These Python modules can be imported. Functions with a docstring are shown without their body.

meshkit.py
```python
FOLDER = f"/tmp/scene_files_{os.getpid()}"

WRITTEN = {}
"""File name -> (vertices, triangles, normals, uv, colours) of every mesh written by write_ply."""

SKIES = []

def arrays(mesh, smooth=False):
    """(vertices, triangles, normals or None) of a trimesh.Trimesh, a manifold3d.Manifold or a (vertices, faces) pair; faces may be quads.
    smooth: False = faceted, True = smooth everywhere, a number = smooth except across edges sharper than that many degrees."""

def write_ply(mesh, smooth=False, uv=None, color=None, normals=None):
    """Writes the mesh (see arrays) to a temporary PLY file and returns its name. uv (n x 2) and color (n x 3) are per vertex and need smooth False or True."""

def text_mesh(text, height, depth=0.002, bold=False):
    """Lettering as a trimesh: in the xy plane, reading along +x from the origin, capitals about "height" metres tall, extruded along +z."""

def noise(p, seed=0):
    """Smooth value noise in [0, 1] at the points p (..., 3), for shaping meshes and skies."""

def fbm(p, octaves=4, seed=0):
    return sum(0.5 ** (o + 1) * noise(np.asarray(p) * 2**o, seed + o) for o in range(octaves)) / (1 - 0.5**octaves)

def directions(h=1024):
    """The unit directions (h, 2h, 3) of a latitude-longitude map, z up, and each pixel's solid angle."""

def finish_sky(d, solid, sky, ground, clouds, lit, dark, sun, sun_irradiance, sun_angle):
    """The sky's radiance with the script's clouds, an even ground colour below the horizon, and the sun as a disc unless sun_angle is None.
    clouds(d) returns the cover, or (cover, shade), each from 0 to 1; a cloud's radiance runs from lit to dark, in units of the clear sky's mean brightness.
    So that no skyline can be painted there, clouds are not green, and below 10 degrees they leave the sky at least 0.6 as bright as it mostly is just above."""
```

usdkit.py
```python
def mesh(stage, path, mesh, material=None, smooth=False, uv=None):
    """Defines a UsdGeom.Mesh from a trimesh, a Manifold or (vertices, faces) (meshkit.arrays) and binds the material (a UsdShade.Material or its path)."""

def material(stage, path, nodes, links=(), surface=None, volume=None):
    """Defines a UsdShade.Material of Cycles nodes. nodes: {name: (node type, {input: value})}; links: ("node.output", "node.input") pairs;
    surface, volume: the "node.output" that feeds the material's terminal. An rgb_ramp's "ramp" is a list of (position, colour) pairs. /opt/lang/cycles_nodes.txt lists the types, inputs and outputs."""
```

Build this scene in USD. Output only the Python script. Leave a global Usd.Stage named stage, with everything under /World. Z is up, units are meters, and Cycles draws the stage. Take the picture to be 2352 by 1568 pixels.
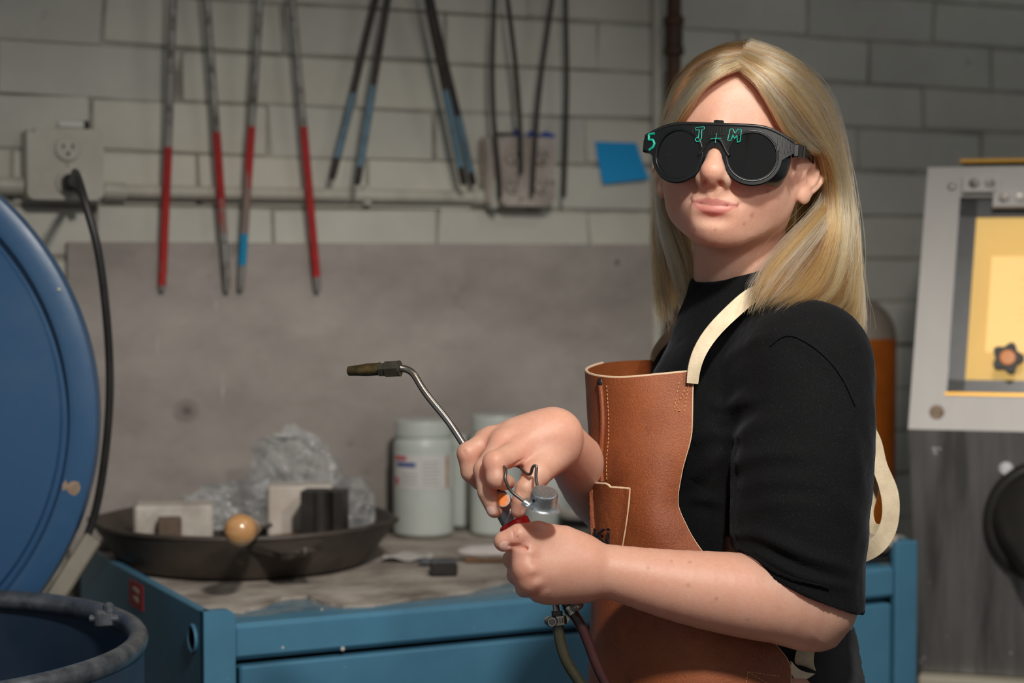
import math, random
import numpy as np
import trimesh
import manifold3d as m3
import shapely
import shapely.geometry as sg
import usdkit, meshkit
from pxr import Usd, UsdGeom, UsdLux, UsdShade, Gf, Sdf, Vt

stage = Usd.Stage.CreateInMemory()
UsdGeom.SetStageUpAxis(stage, "Z")
UsdGeom.SetStageMetersPerUnit(stage, 1.0)
WORLD = UsdGeom.Xform.Define(stage, "/World")
stage.SetDefaultPrim(WORLD.GetPrim())

# ------------------------------------------------------------------ camera
FPX, CX, CY = 4400.0, 1176.0, 784.0
TH, PITCH = math.radians(26.3), math.atan2(184.0, 4400.0)
CAM = np.array([0.0, 0.0, 1.45])
R = np.array([math.cos(TH), -math.sin(TH), 0.0])
F0 = np.array([math.sin(TH), math.cos(TH), 0.0])
ZUP = np.array([0.0, 0.0, 1.0])
F = math.cos(PITCH) * F0 - math.sin(PITCH) * ZUP
U = math.sin(PITCH) * F0 + math.cos(PITCH) * ZUP
M = np.stack([R, U, -F], 1)                      # camera axes -> world

cam = UsdGeom.Camera.Define(stage, "/World/camera")
cm = np.eye(4); cm[:3, :3] = M; cm[:3, 3] = CAM
cam.AddTransformOp().Set(Gf.Matrix4d(*cm.T.ravel().tolist()))
cam.CreateHorizontalApertureAttr(36.0)
cam.CreateVerticalApertureAttr(24.0)
cam.CreateFocalLengthAttr(FPX * 36.0 / 2352.0)
cam.CreateFStopAttr(4.2)
cam.CreateFocusDistanceAttr(1.97)
cam.CreateExposureAttr(0.0)
cam.CreateClippingRangeAttr(Gf.Vec2f(0.05, 100))

def cw(p):
    """camera coordinates (right, up, back) -> world"""
    return np.asarray(p, float) @ M.T + CAM
def Q(px, py, d):
    return np.array([(px - CX) / FPX * d, -(py - CY) / FPX * d, -d])
def P(px, py, d):
    """the world point seen at a pixel of the photograph, d metres along the view"""
    return cw(Q(px, py, d))
def ray(px, py):
    return M @ Q(px, py, 1.0)
def onz(px, py, z):
    v = ray(px, py); return CAM + v * ((z - CAM[2]) / v[2])
def ony(px, py, y):
    v = ray(px, py); return CAM + v * ((y - CAM[1]) / v[1])

# ------------------------------------------------------------------ lights
def look(o, target):
    z = np.asarray(o, float) - np.asarray(target, float); z /= np.linalg.norm(z)
    x = np.cross([0, 0, 1.0], z); x /= np.linalg.norm(x)
    m = np.eye(4); m[:3, 0], m[:3, 1], m[:3, 2], m[:3, 3] = x, np.cross(z, x), z, o
    return Gf.Matrix4d(*m.T.ravel().tolist())
def room_pt(lat, d, z):
    p = R * lat + F0 * d; p[2] = z; return p

dome = UsdLux.DomeLight.Define(stage, "/World/ambient")
dome.CreateColorAttr(Gf.Vec3f(0.92, 0.97, 1.0)); dome.CreateIntensityAttr(0.08)

def spot(name, at, aim, power, angle, soft, color=(1.0, 0.95, 0.88), radius=0.075):
    d = UsdLux.SphereLight.Define(stage, "/World/" + name)
    d.CreateRadiusAttr(radius); d.CreateIntensityAttr(power); d.CreateColorAttr(Gf.Vec3f(*color))
    d.AddTransformOp().Set(look(at, at + room_pt(*aim)))
    c = UsdLux.ShapingAPI.Apply(d.GetPrim()); c.CreateShapingConeAngleAttr(angle); c.CreateShapingConeSoftnessAttr(soft)
spot("main_lamp", room_pt(0.32, 0.66, 2.52), (-0.27, 1.45, -1.55), 660.0, 38.0, 0.77)
spot("side_lamp", room_pt(0.80, 0.55, 2.30), (-0.53, 1.47, -0.74), 210.0, 15.0, 0.8)

tube = UsdLux.RectLight.Define(stage, "/World/ceiling_light")
tube.CreateWidthAttr(0.6); tube.CreateHeightAttr(0.2); tube.CreateIntensityAttr(8.0)
tube.CreateColorAttr(Gf.Vec3f(1.0, 0.97, 0.92))
tp = np.array([1.65, 1.30, 2.88])
tube.AddTransformOp().Set(look(tp, tp + np.array([-0.25, 0.30, -1.0])))

# ------------------------------------------------------------------ naming and prims
USED = {}
def numbered(path):
    k = USED.get(path, 0); USED[path] = k + 1
    return path if k == 0 else f"{path}_{k:03d}"
BASE = {}
def meta(prim, label=None, cat=None, group=None, kind=None):
    for k, v in (("label", label), ("category", cat), ("group", group), ("kind", kind)):
        if v: prim.SetCustomDataByKey(k, v)
    return prim
def thing(name, loc, label=None, cat=None, group=None, kind=None):
    path = numbered("/World/" + name)
    x = UsdGeom.Xform.Define(stage, path)
    loc = np.asarray(loc, float)
    x.AddTranslateOp().Set(Gf.Vec3d(*loc.tolist()))
    BASE[path] = loc
    return meta(x.GetPrim(), label, cat, group, kind)
def tri(mesh):
    if isinstance(mesh, trimesh.Trimesh): return np.array(mesh.vertices), np.array(mesh.faces)
    v, f, _ = meshkit.arrays(mesh); return v, f
def part(parent, name, mesh, mat, smooth=30, label=None, kind=None, color=None, group=None, cat=None):
    """one Mesh under parent (a prim) or at top level (None); the mesh is given in world coordinates"""
    pp = str(parent.GetPath()) if parent is not None else "/World"
    path = numbered(pp + "/" + name)
    v, f = tri(mesh)
    root = "/".join(path.split("/")[:3])
    b = BASE.get(root)
    if b is None:
        lo, hi = v.min(0), v.max(0); b = np.array([(lo[0] + hi[0]) / 2, (lo[1] + hi[1]) / 2, lo[2]]); BASE[root] = b
    g = usdkit.mesh(stage, path, (v - b, f), mat, smooth=True if color is not None else smooth)
    if parent is None: g.AddTranslateOp().Set(Gf.Vec3d(*b.tolist()))
    if color is not None:
        UsdGeom.PrimvarsAPI(g).CreatePrimvar("tint", Sdf.ValueTypeNames.Color3fArray, "vertex").Set(Vt.Vec3fArray.FromNumpy(np.asarray(color, np.float32)))
    return meta(g.GetPrim(), label, cat, group, kind)

# ------------------------------------------------------------------ shapes
def nrm(v):
    v = np.asarray(v, float); return v / max(np.linalg.norm(v), 1e-12)
def cat_(ms):
    vs, fs, n = [], [], 0
    for m in ms:
        v, f = tri(m); vs.append(v); fs.append(f + n); n += len(v)
    return trimesh.Trimesh(np.vstack(vs), np.vstack(fs), process=False)
def rbox(size, bev=0.002, rng=None, jit=0.0):
    h = np.asarray(size, float) / 2; b = min(bev, h.min() * 0.9)
    pts = []
    for s in np.ndindex(2, 2, 2):
        sg_ = np.array(s) * 2 - 1
        j = rng.uniform(-jit, jit, 3) if rng is not None else 0
        for k in range(3):
            q = h - b; q = q.copy(); q[k] = h[k]
            pts.append(sg_ * q + j)
    return trimesh.convex.convex_hull(np.array(pts))
def xf(mesh, o=(0, 0, 0), x=None, y=None, z=None):
    """places a mesh with its axes along x, y, z (two are enough) at o"""
    if x is not None and y is not None: x = nrm(x); z = nrm(np.cross(x, y)); y = np.cross(z, x)
    elif z is not None:
        z = nrm(z); ref = x if x is not None else ([1.0, 0, 0] if abs(z[0]) < 0.9 else [0, 1.0, 0])
        y = nrm(np.cross(z, ref)); x = np.cross(y, z)
    else: x, y, z = np.eye(3)
    v, f = tri(mesh)
    return trimesh.Trimesh(v @ np.stack([x, y, z]) + np.asarray(o, float), f, process=False)
def lathe(prof, n=48, closed=False):
    prof = np.asarray(prof, float); k = len(prof)
    a = np.arange(n) / n * 2 * math.pi
    v = np.stack([np.outer(np.cos(a), prof[:, 0]), np.outer(np.sin(a), prof[:, 0]), np.tile(prof[:, 1], (n, 1))], -1).reshape(-1, 3)
    f = []
    kk = k if closed else k - 1
    i = np.arange(n)[:, None]; j = np.arange(kk)[None]
    a0, b0 = i * k + j, i * k + (j + 1) % k
    a1, b1 = (i + 1) % n * k + j, (i + 1) % n * k + (j + 1) % k
    f = np.concatenate([np.stack([a0, a1, b1], -1).reshape(-1, 3), np.stack([a0, b1, b0], -1).reshape(-1, 3)])
    m = trimesh.Trimesh(v, f, process=False)
    m.merge_vertices(); m.update_faces(m.nondegenerate_faces()); return m
def spline(pts, n, closed=False):
    """Catmull-Rom through the points"""
    from scipy.interpolate import CubicSpline
    pts = np.asarray(pts, float)
    t = np.concatenate([[0], np.cumsum(np.maximum(np.linalg.norm(np.diff(pts[:, :3], axis=0), axis=1), 1e-9) ** 0.6)])
    if len(pts) == 2: return pts[0] + (pts[1] - pts[0]) * np.linspace(0, 1, n)[:, None]
    return CubicSpline(t, pts, bc_type="natural")(np.linspace(0, t[-1], n))
def sweep(path, r, n=12, cap=True, flat=None, ref=None):
    """a tube along path; r a number or one per point; flat squashes the second axis"""
    path = np.asarray(path, float); k = len(path)
    r = np.broadcast_to(np.asarray(r, float), (k,))
    t = np.gradient(path, axis=0); t /= np.maximum(np.linalg.norm(t, axis=1, keepdims=True), 1e-12)
    u = np.cross(t[0], ref if ref is not None else ([0, 0, 1.0] if abs(t[0][2]) < 0.9 else [1.0, 0, 0])); u = nrm(u)
    a = np.arange(n) / n * 2 * math.pi
    vs = []
    for i in range(k):
        u = nrm(u - t[i] * (u @ t[i])); w = np.cross(t[i], u)
        vs.append(path[i] + r[i] * (np.cos(a)[:, None] * u + (flat or 1.0) * np.sin(a)[:, None] * w))
    v = np.vstack(vs)
    i = np.arange(k - 1)[:, None]; j = np.arange(n)[None]
    a0, a1, b0, b1 = i * n + j, i * n + (j + 1) % n, (i + 1) * n + j, (i + 1) * n + (j + 1) % n
    f = np.concatenate([np.stack([a0, a1, b1], -1).reshape(-1, 3), np.stack([a0, b1, b0], -1).reshape(-1, 3)])
    if cap:
        c = len(v); v = np.vstack([v, path[0], path[-1]]); jj = np.arange(n)
        f = np.vstack([f, np.stack([np.full(n, c), (jj + 1) % n, jj], -1), np.stack([np.full(n, c + 1), (k - 1) * n + jj, (k - 1) * n + (jj + 1) % n], -1)])
    return trimesh.Trimesh(v, f, process=False)
def sheet(grid, thick, normals=None):
    """a surface of (rows, columns, 3) points given a thickness"""
    g = np.asarray(grid, float); a, b = g.shape[:2]
    du, dv = np.gradient(g, axis=0), np.gradient(g, axis=1)
    n = np.cross(du, dv); n /= np.maximum(np.linalg.norm(n, axis=-1, keepdims=True), 1e-12)
    v = np.vstack([(g + n * thick / 2).reshape(-1, 3), (g - n * thick / 2).reshape(-1, 3)])
    i, j = np.meshgrid(np.arange(a - 1), np.arange(b - 1), indexing="ij")
    q = np.stack([i * b + j, (i + 1) * b + j, (i + 1) * b + j + 1, i * b + j + 1], -1).reshape(-1, 4)
    s = a * b
    edge = np.concatenate([np.arange(b), np.arange(1, a) * b + b - 1, (a - 1) * b + np.arange(b - 2, -1, -1), np.arange(a - 2, 0, -1) * b])
    e2 = np.roll(edge, -1)
    side = np.stack([edge, e2, e2 + s, edge + s], -1)
    quads = np.vstack([q, q[:, ::-1] + s, side])
    f = np.vstack([quads[:, [0, 1, 2]], quads[:, [0, 2, 3]]])
    m = trimesh.Trimesh(v, f, process=False); return m
def ribbon(path, wdir, width, thick, n=24):
    """a strap: path points, width direction per point"""
    pw = spline(np.hstack([path, wdir]), n); p, w = pw[:, :3], pw[:, 3:6]
    w = w / np.linalg.norm(w, axis=1, keepdims=True)
    ww = np.interp(np.linspace(0, 1, n), np.linspace(0, 1, len(np.atleast_1d(width))), np.atleast_1d(width))
    s = np.linspace(-0.5, 0.5, 5)
    g = p[:, None] + w[:, None] * (s[None, :, None] * ww[:, None, None])
    return sheet(g, thick)
def extrude(poly, h, bevel=0):
    ms = [trimesh.creation.extrude_polygon(g, h, engine="earcut") for g in getattr(poly, "geoms", [poly])]
    return cat_(ms)
def grid_disp(m, amp, freq, seed=0):
    v, f = tri(m); n = trimesh.Trimesh(v, f, process=False).vertex_normals
    return trimesh.Trimesh(v + n * ((meshkit.fbm(v * freq, 3, seed) - 0.5) * 2 * amp)[:, None], f, process=False)

# ------------------------------------------------------------------ materials
def lin(r, g, b):
    c = np.array([r, g, b]) / 255.0
    return tuple(np.where(c <= 0.04045, c / 12.92, ((c + 0.055) / 1.055) ** 2.4).tolist())
def mat(name, col, rough=0.5, metal=0.0, col2=None, scale=8.0, cut=(0.35, 0.65), detail=6.0, stretch=(1, 1, 1), bump=0.0, bscale=60.0, bdist=0.002,
        spots=None, spot_scale=30.0, spot_cut=(0.68, 0.72), spec=0.5, coat=0.0, rough2=None, tint=False, sheen=0.0, emit=None, emit_s=0.0, bstretch=None, trans=0.0, sss=0.0):
    n = {"p": ("principled_bsdf", {"base_color": col, "roughness": rough, "metallic": metal, "specular_ior_level": spec, "coat_weight": coat, "coat_roughness": 0.15, "sheen_weight": sheen, "transmission_weight": trans, "subsurface_weight": sss}),
         "geo": ("geometry", {}), "mp": ("mapping", {"scale": stretch})}
    l = [("geo.position", "mp.vector")]
    last = None
    if tint:
        n["at"] = ("attribute", {"attribute": "tint"}); last = "at.color"
    if col2 is not None:
        n["no"] = ("noise_texture", {"scale": scale, "detail": detail, "roughness": 0.62})
        n["mr"] = ("map_range", {"from_min": cut[0], "from_max": cut[1], "clamp": True})
        l += [("mp.vector", "no.vector"), ("no.fac", "mr.value")]
        n["mx"] = ("mix", {"color1": col, "color2": col2})
        l += [("mr.result", "mx.fac")]
        last = "mx.color"
        if rough2 is not None:
            n["rr"] = ("map_range", {"from_min": 0.0, "from_max": 1.0, "to_min": rough, "to_max": rough2})
            l += [("mr.result", "rr.value"), ("rr.result", "p.roughness")]
    if spots is not None:
        n["sn"] = ("noise_texture", {"scale": spot_scale, "detail": 4.0, "roughness": 0.6})
        n["sr"] = ("map_range", {"from_min": spot_cut[0], "from_max": spot_cut[1], "clamp": True})
        n["sm"] = ("mix", {"color1": col, "color2": spots})
        l += [("geo.position", "sn.vector"), ("sn.fac", "sr.value"), ("sr.result", "sm.fac")]
        if last: l += [(last, "sm.color1")]
        last = "sm.color"
    if last: l += [(last, "p.base_color")]
    if bump:
        n["bn"] = ("noise_texture", {"scale": bscale, "detail": 4.0, "roughness": 0.6})
        n["bm"] = ("mapping", {"scale": bstretch or stretch})
        n["bu"] = ("bump", {"strength": bump, "distance": bdist})
        l += [("geo.position", "bm.vector"), ("bm.vector", "bn.vector"), ("bn.fac", "bu.height"), ("bu.normal", "p.normal")]
    if emit is not None:
        n["p"][1].update({"emission_color": emit, "emission_strength": emit_s})
    return usdkit.material(stage, "/World/Looks/" + name, n, l, surface="p.BSDF")
# ------------------------------------------------------------------ the room
rng = np.random.default_rng(7)
YW = 3.10                                          # wall face
MW = mat("painted_brick", lin(198, 195, 184), 0.55, col2=lin(184, 181, 171), scale=3.5, bump=0.35, bscale=35, bdist=0.003, spots=lin(120, 112, 100), spot_scale=9, spot_cut=(0.7, 0.8))
MW2 = mat("painted_brick_greyer", lin(194, 192, 181), 0.6, col2=lin(180, 177, 168), scale=4.5, bump=0.4, bscale=28, bdist=0.003, spots=lin(125, 115, 100), spot_scale=11, spot_cut=(0.68, 0.8))
MW3 = mat("painted_brick_cream", lin(202, 198, 185), 0.5, col2=lin(186, 182, 170), scale=4, bump=0.3, bscale=40, bdist=0.003)
MMORT = mat("painted_mortar", lin(176, 172, 161), 0.8, col2=lin(128, 123, 113), scale=9, bump=0.4, bscale=60)
MFLOOR = mat("concrete_floor", lin(120, 115, 108), 0.7, col2=lin(90, 86, 80), scale=4)
MCEIL = mat("ceiling_paint", lin(170, 168, 160), 0.8)

part(None, "floor", cat_([xf(rbox((6, 6, 0.1), 0.01), (1.5, 0.6, -0.05))]), MFLOOR, kind="structure")
ceil = thing("ceiling", (1.5, 0.6, 3.0), kind="structure")
part(ceil, "slab", xf(rbox((6, 6, 0.1), 0.01), (1.5, 0.6, 3.05)), MCEIL)
wall = thing("wall_back", (1.5, YW + 0.1, 0), kind="structure")
part(wall, "mortar_bed", xf(rbox((6, 0.2, 3.0), 0.005), (1.5, YW + 0.1, 1.5)), MMORT)
COURSE, BL = 0.0863, 0.305
ztop = 1.886 + COURSE * 3
for k in range(18):
    z = ztop - COURSE * k
    if z < 0.75: break
    xoff = (0.12 if k % 2 else -0.03) + rng.uniform(-0.02, 0.02)
    for i in range(-1, 12):
        x0 = -0.25 + xoff + i * BL
        if x0 > 3.1 or x0 + BL < -0.3: continue
        if z < 1.40 and 0.40 < x0 and x0 + BL < 1.68: continue      # behind the board
        sx, sz = BL - rng.uniform(0.001, 0.005), COURSE - rng.uniform(0.001, 0.0045)
        b = rbox((sx, 0.05, sz), rng.uniform(0.003, 0.006), rng, 0.0032)
        b = xf(b, (x0 + BL / 2, YW + 0.022 - rng.uniform(0.0, 0.004), z - COURSE / 2 + rng.uniform(-0.001, 0.001)), x=(1, rng.uniform(-.006, .006), rng.uniform(-.008, .008)), y=(0, 1, rng.uniform(-.012, .02)))
        part(wall, "brick", b, (MW, MW2, MW3)[rng.integers(3)], smooth=50)
WF = YW - 0.004

# ---- grey board leaning on the wall behind the cabinet
MBOARD = mat("grey_board", lin(168, 160, 153), 0.75, col2=lin(134, 126, 120), scale=5, detail=9, cut=(0.3, 0.7), stretch=(1, 1, 1.7), spots=lin(96, 90, 86), spot_scale=16, spot_cut=(0.66, 0.8), bump=0.25, bscale=45)
bl, br = ony(151, 562, WF - 0.01), ony(1497, 556, WF - 0.01)
board = rbox((br[0] - bl[0], 0.012, 0.62), 0.0015)
bz = (bl[2] + br[2]) / 2
fbd = thing("fire_board", ((bl[0] + br[0]) / 2, WF - 0.014, bz - 0.62), "large scuffed grey fireproof board standing against the wall behind the cabinet", "board")
part(fbd, "board_panel", xf(board, ((bl[0] + br[0]) / 2, WF - 0.014, bz - 0.31)), MBOARD)
# stains with a shape of their own: scorch mark and pale streaks
MSCORCH = mat("scorch", lin(86, 80, 77), 0.85, col2=lin(110, 103, 98), scale=30)
def blob(px, py, w, h, m_, seed):
    r2 = np.random.default_rng(seed); c = ony(px, py, WF - 0.0202)
    a = np.linspace(0, 2 * math.pi, 40)[:-1]
    rad = 1 + 0.35 * np.interp(a, np.linspace(0, 2 * math.pi, 9), np.append(q := r2.uniform(-1, 1, 8), q[0]))
    poly = sg.Polygon(np.stack([np.cos(a) * rad * w / 2, np.sin(a) * rad * h / 2], -1))
    return xf(extrude(poly, 0.0004), c, x=(1, 0, 0), y=(0, 0, 1))
MPALE = mat("pale_streak", lin(176, 170, 164), .8, col2=lin(160, 152, 146), scale=60)
MSC2 = mat("scorch_edge", lin(138, 131, 125), 0.8, col2=lin(128, 121, 115), scale=40); MSC1 = mat("scorch_middle", lin(118, 111, 106), 0.8, col2=lin(126, 118, 112), scale=40)
for sz, m_, off_ in ((.058, MSC2, 0), (.036, MSC1, .0001), (.018, MSCORCH, .0002)):
    part(fbd, "scorch_mark", blob(430, 945, sz, sz * .62, m_, 3).apply_translation([0, -off_, 0]), m_)
part(fbd, "scorch_mark", blob(1417, 603, .008, .010, MSCORCH, 4), MSCORCH)
for px, py, w_, h_2, sd in ((511, 890, .005, .06, 5), (497, 700, .005, .02, 6), (362, 800, .003, .05, 8)):
    part(fbd, "pale_streak", blob(px, py, w_, h_2, MPALE, sd), MPALE)

# ---- conduit and boxes
MPAINTM = mat("painted_metal", lin(190, 186, 174), 0.45, col2=lin(172, 167, 155), scale=12, bump=0.15, bscale=80, spots=lin(110, 96, 80), spot_scale=22, spot_cut=(0.7, 0.74))
MPAINTD = mat("painted_metal_dirty", lin(180, 170, 160), 0.45, col2=lin(150, 139, 130), scale=18, spots=lin(90, 80, 74), spot_scale=40, spot_cut=(0.66, 0.72))
MDARK = mat("slot_black", lin(25, 24, 23), 0.5)
MBLK = mat("black_rubber", lin(34, 34, 34), 0.5, col2=lin(48, 47, 46), scale=20)
def wallpt(px, py, off): return ony(px, py, WF - off)
A, B = wallpt(232, 441, 0.016), wallpt(1128, 452, 0.016)
zc = (A[2] + B[2]) / 2
con = thing("conduit", (A[0], WF, zc), "cream painted conduit pipe running level along the wall between the two outlet boxes", "pipe")
part(con, "pipe", sweep(np.array([[A[0] - 0.02, A[1], zc], [B[0] + 0.03, A[1], zc]]), 0.0112, 20), MPAINTM)
for px in (262, 1105):
    c = wallpt(px, 445, 0.016)
    part(con, "coupling", sweep(np.array([[c[0] - 0.018, c[1], zc], [c[0] + 0.018, c[1], zc]]), 0.0145, 20), MPAINTM)
for px in (840,):
    c = wallpt(px, 450, 0.01)
    part(con, "strap_clip", xf(rbox((0.014, 0.02, 0.034), 0.003), (c[0], WF - 0.012, zc)), MPAINTM)
A2 = wallpt(-60, 430, 0.016); A3 = wallpt(60, 430, 0.016)
stub = thing("conduit_stub", (A2[0], WF, zc), "short cream conduit end entering the left side of the single outlet box", "pipe")
part(stub, "pipe", sweep(np.array([[A2[0] - .1, A2[1], zc + 0.006], [A3[0], A2[1], zc + 0.006]]), 0.0112, 20), MPAINTM)
part(stub, "coupling", sweep(np.array([[A3[0] - 0.045, A2[1], zc + 0.006], [A3[0] - 0.004, A2[1], zc + 0.006]]), 0.0145, 20), MPAINTM)

# single outlet box (left)
D1 = 0.055
c0, c1 = wallpt(61, 292, D1), wallpt(238, 460, D1)
bx, bzz = (c0[0] + c1[0]) / 2, (c0[2] + c1[2]) / 2
bw, bh = c1[0] - c0[0], c0[2] - c1[2]
ob = thing("outlet_box", (bx, WF, bzz - bh / 2), "square cream outlet box with a round socket and a black plug, above the blue lid", "outlet box")
part(ob, "box_body", xf(rbox((bw - 0.004, D1 - 0.004, bh - 0.004), 0.004), (bx, WF - D1 / 2 + 0.002, bzz)), MPAINTM)
pl = sg.box(-bw / 2, -bh / 2, bw / 2, bh / 2).buffer(-0.012).buffer(0.012)
FY = WF - D1
part(ob, "cover_plate", xf(extrude(pl, 0.003), (bx, FY + 0.001, bzz), x=(1, 0, 0), y=(0, 0, 1)), MPAINTM)
def receptacle(parent, cx, cz, fy, r, mt):
    k = part(parent, "socket_face", xf(lathe([(0, -0.004), (r * 0.96, -0.004), (r, -0.002), (r, 0.004), (r * 0.92, 0.0062), (0, 0.0062)], 36), (cx, fy, cz), x=(1, 0, 0), y=(0, 0, 1)), mt)
    for sx, h in ((-0.0062, 0.0075), (0.0062, 0.0092)):
        part(k, "slot", xf(rbox((0.0028, h, 0.002), 0.0004), (cx + sx * r / 0.017, fy - 0.0062, cz + 0.003), x=(1, 0, 0), y=(0, 0, 1)), MDARK)
    part(k, "ground_hole", xf(lathe([(0, 0), (0.0030, 0), (0.0030, 0.0018), (0, 0.0018)], 16), (cx, fy - 0.0052, cz - 0.0085), x=(1, 0, 0), y=(0, 0, 1)), MDARK)
    return k
s1 = wallpt(154, 341, D1)
receptacle(ob, s1[0], s1[2], FY - 0.001, 0.0205, MPAINTM)
s2 = wallpt(160, 420, D1)
part(ob, "socket_face", xf(lathe([(0, -0.004), (0.0205, -0.004), (0.0205, 0.004), (0.019, 0.0062), (0, 0.0062)], 36), (s1[0] + 0.001, FY - 0.001, s2[2]), x=(1, 0, 0), y=(0, 0, 1)), MPAINTM)
for px, py in ((76, 299), (228, 452), (154, 379)):
    s = wallpt(px, py, D1)
    part(ob, "screw", xf(lathe([(0, -.002), (0.0032, -.002), (0.0032, 0.0015), (0.0015, 0.0024), (0, 0.0024)], 14), (s[0], FY - 0.001, s[2]), x=(1, 0, 0), y=(0, 0, 1)), MPAINTD)
# marker on the box
mk = wallpt(165, 287, 0.03)
mk[2] = bzz + bh / 2 + 0.0075
mt = thing("marker_pen", mk, "white marker pen with a dark cap lying on top of the outlet box", "pen")
part(mt, "barrel", sweep(np.array([mk + [-0.022, 0, 0], mk + [0.018, 0, 0]]), 0.0068, 16), mat("marker_white", lin(205, 203, 196), 0.4))
part(mt, "cap", sweep(np.array([mk + [0.018, 0, 0], mk + [0.027, 0, 0]]), 0.0074, 16), MDARK)

# power cord with plug
pp = np.array([s1[0] + 0.001, FY - 0.007, s2[2]])
pc = thing("power_cord", pp, "black power cord plugged into the outlet box and hanging past the blue lid", "cord")
part(pc, "plug", cat_([xf(rbox((0.026, 0.03, 0.026), 0.006), pp + [0, -0.015, 0]), xf(lathe([(0, 0), (0.0085, 0), (0.0065, 0.02), (0, 0.02)], 16), pp + [0.006, -0.024, -0.006], z=(0.4, -0.5, -0.75))]), MBLK, smooth=40)
cpts = [pp + [0.004, -0.028, -0.006], P(186, 432, 2.60), P(203, 490, 2.585), P(222, 560, 2.585), P(240, 680, 2.60), P(250, 800, 2.62), P(252, 900, 2.63), P(246, 1000, 2.64), P(232, 1110, 2.65), P(208, 1210, 2.66), P(165, 1300, 2.66), P(118, 1372, 2.65), P(70, 1440, 2.62), P(10, 1520, 2.62), P(-60, 1640, 2.62)]
part(pc, "cable", sweep(spline(cpts, 90), 0.0058, 12), MBLK)

# quad outlet box
D2 = 0.05
c0, c1 = wallpt(1143, 312, D2), wallpt(1274, 474, D2)
bx, bzz, bw, bh = (c0[0] + c1[0]) / 2, (c0[2] + c1[2]) / 2, c1[0] - c0[0], c0[2] - c1[2]
qb = thing("outlet_box", (bx, WF, bzz - bh / 2), "dirty cream outlet box with four sockets at the right end of the conduit", "outlet box")
FY = WF - D2
part(qb, "box_body", xf(rbox((bw + 0.012, D2 - 0.002, bh), 0.006), (bx - 0.01, WF - D2 / 2 + 0.002, bzz)), MPAINTD)
pl = sg.box(-bw / 2, -bh / 2, bw / 2, bh / 2).buffer(-0.014).buffer(0.014, quad_segs=1)
part(qb, "cover_plate", xf(extrude(pl, 0.004), (bx, FY + 0.0015, bzz), x=(1, 0, 0), y=(0, 0, 1)), MPAINTD)
for px in (1176, 1242):
    for py in (359, 424):
        s = wallpt(px, py, D2)
        receptacle(qb, s[0], s[2], FY - 0.002, 0.0165, MPAINTD)
s = wallpt(1209, 390, D2)
part(qb, "screw", xf(lathe([(0, -.002), (0.003, -.002), (0.003, 0.0015), (0, 0.002)], 14), (s[0], FY - 0.002, s[2]), x=(1, 0, 0), y=(0, 0, 1)), MPAINTD)
s = wallpt(1136, 440, D2)
part(qb, "connector", xf(rbox((0.012, 0.03, 0.055), 0.005), (s[0] + .002, FY + 0.012, s[2] - .004)), MPAINTM)
MBLUE = mat("blue_clip", lin(22, 74, 160), 0.4)
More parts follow.
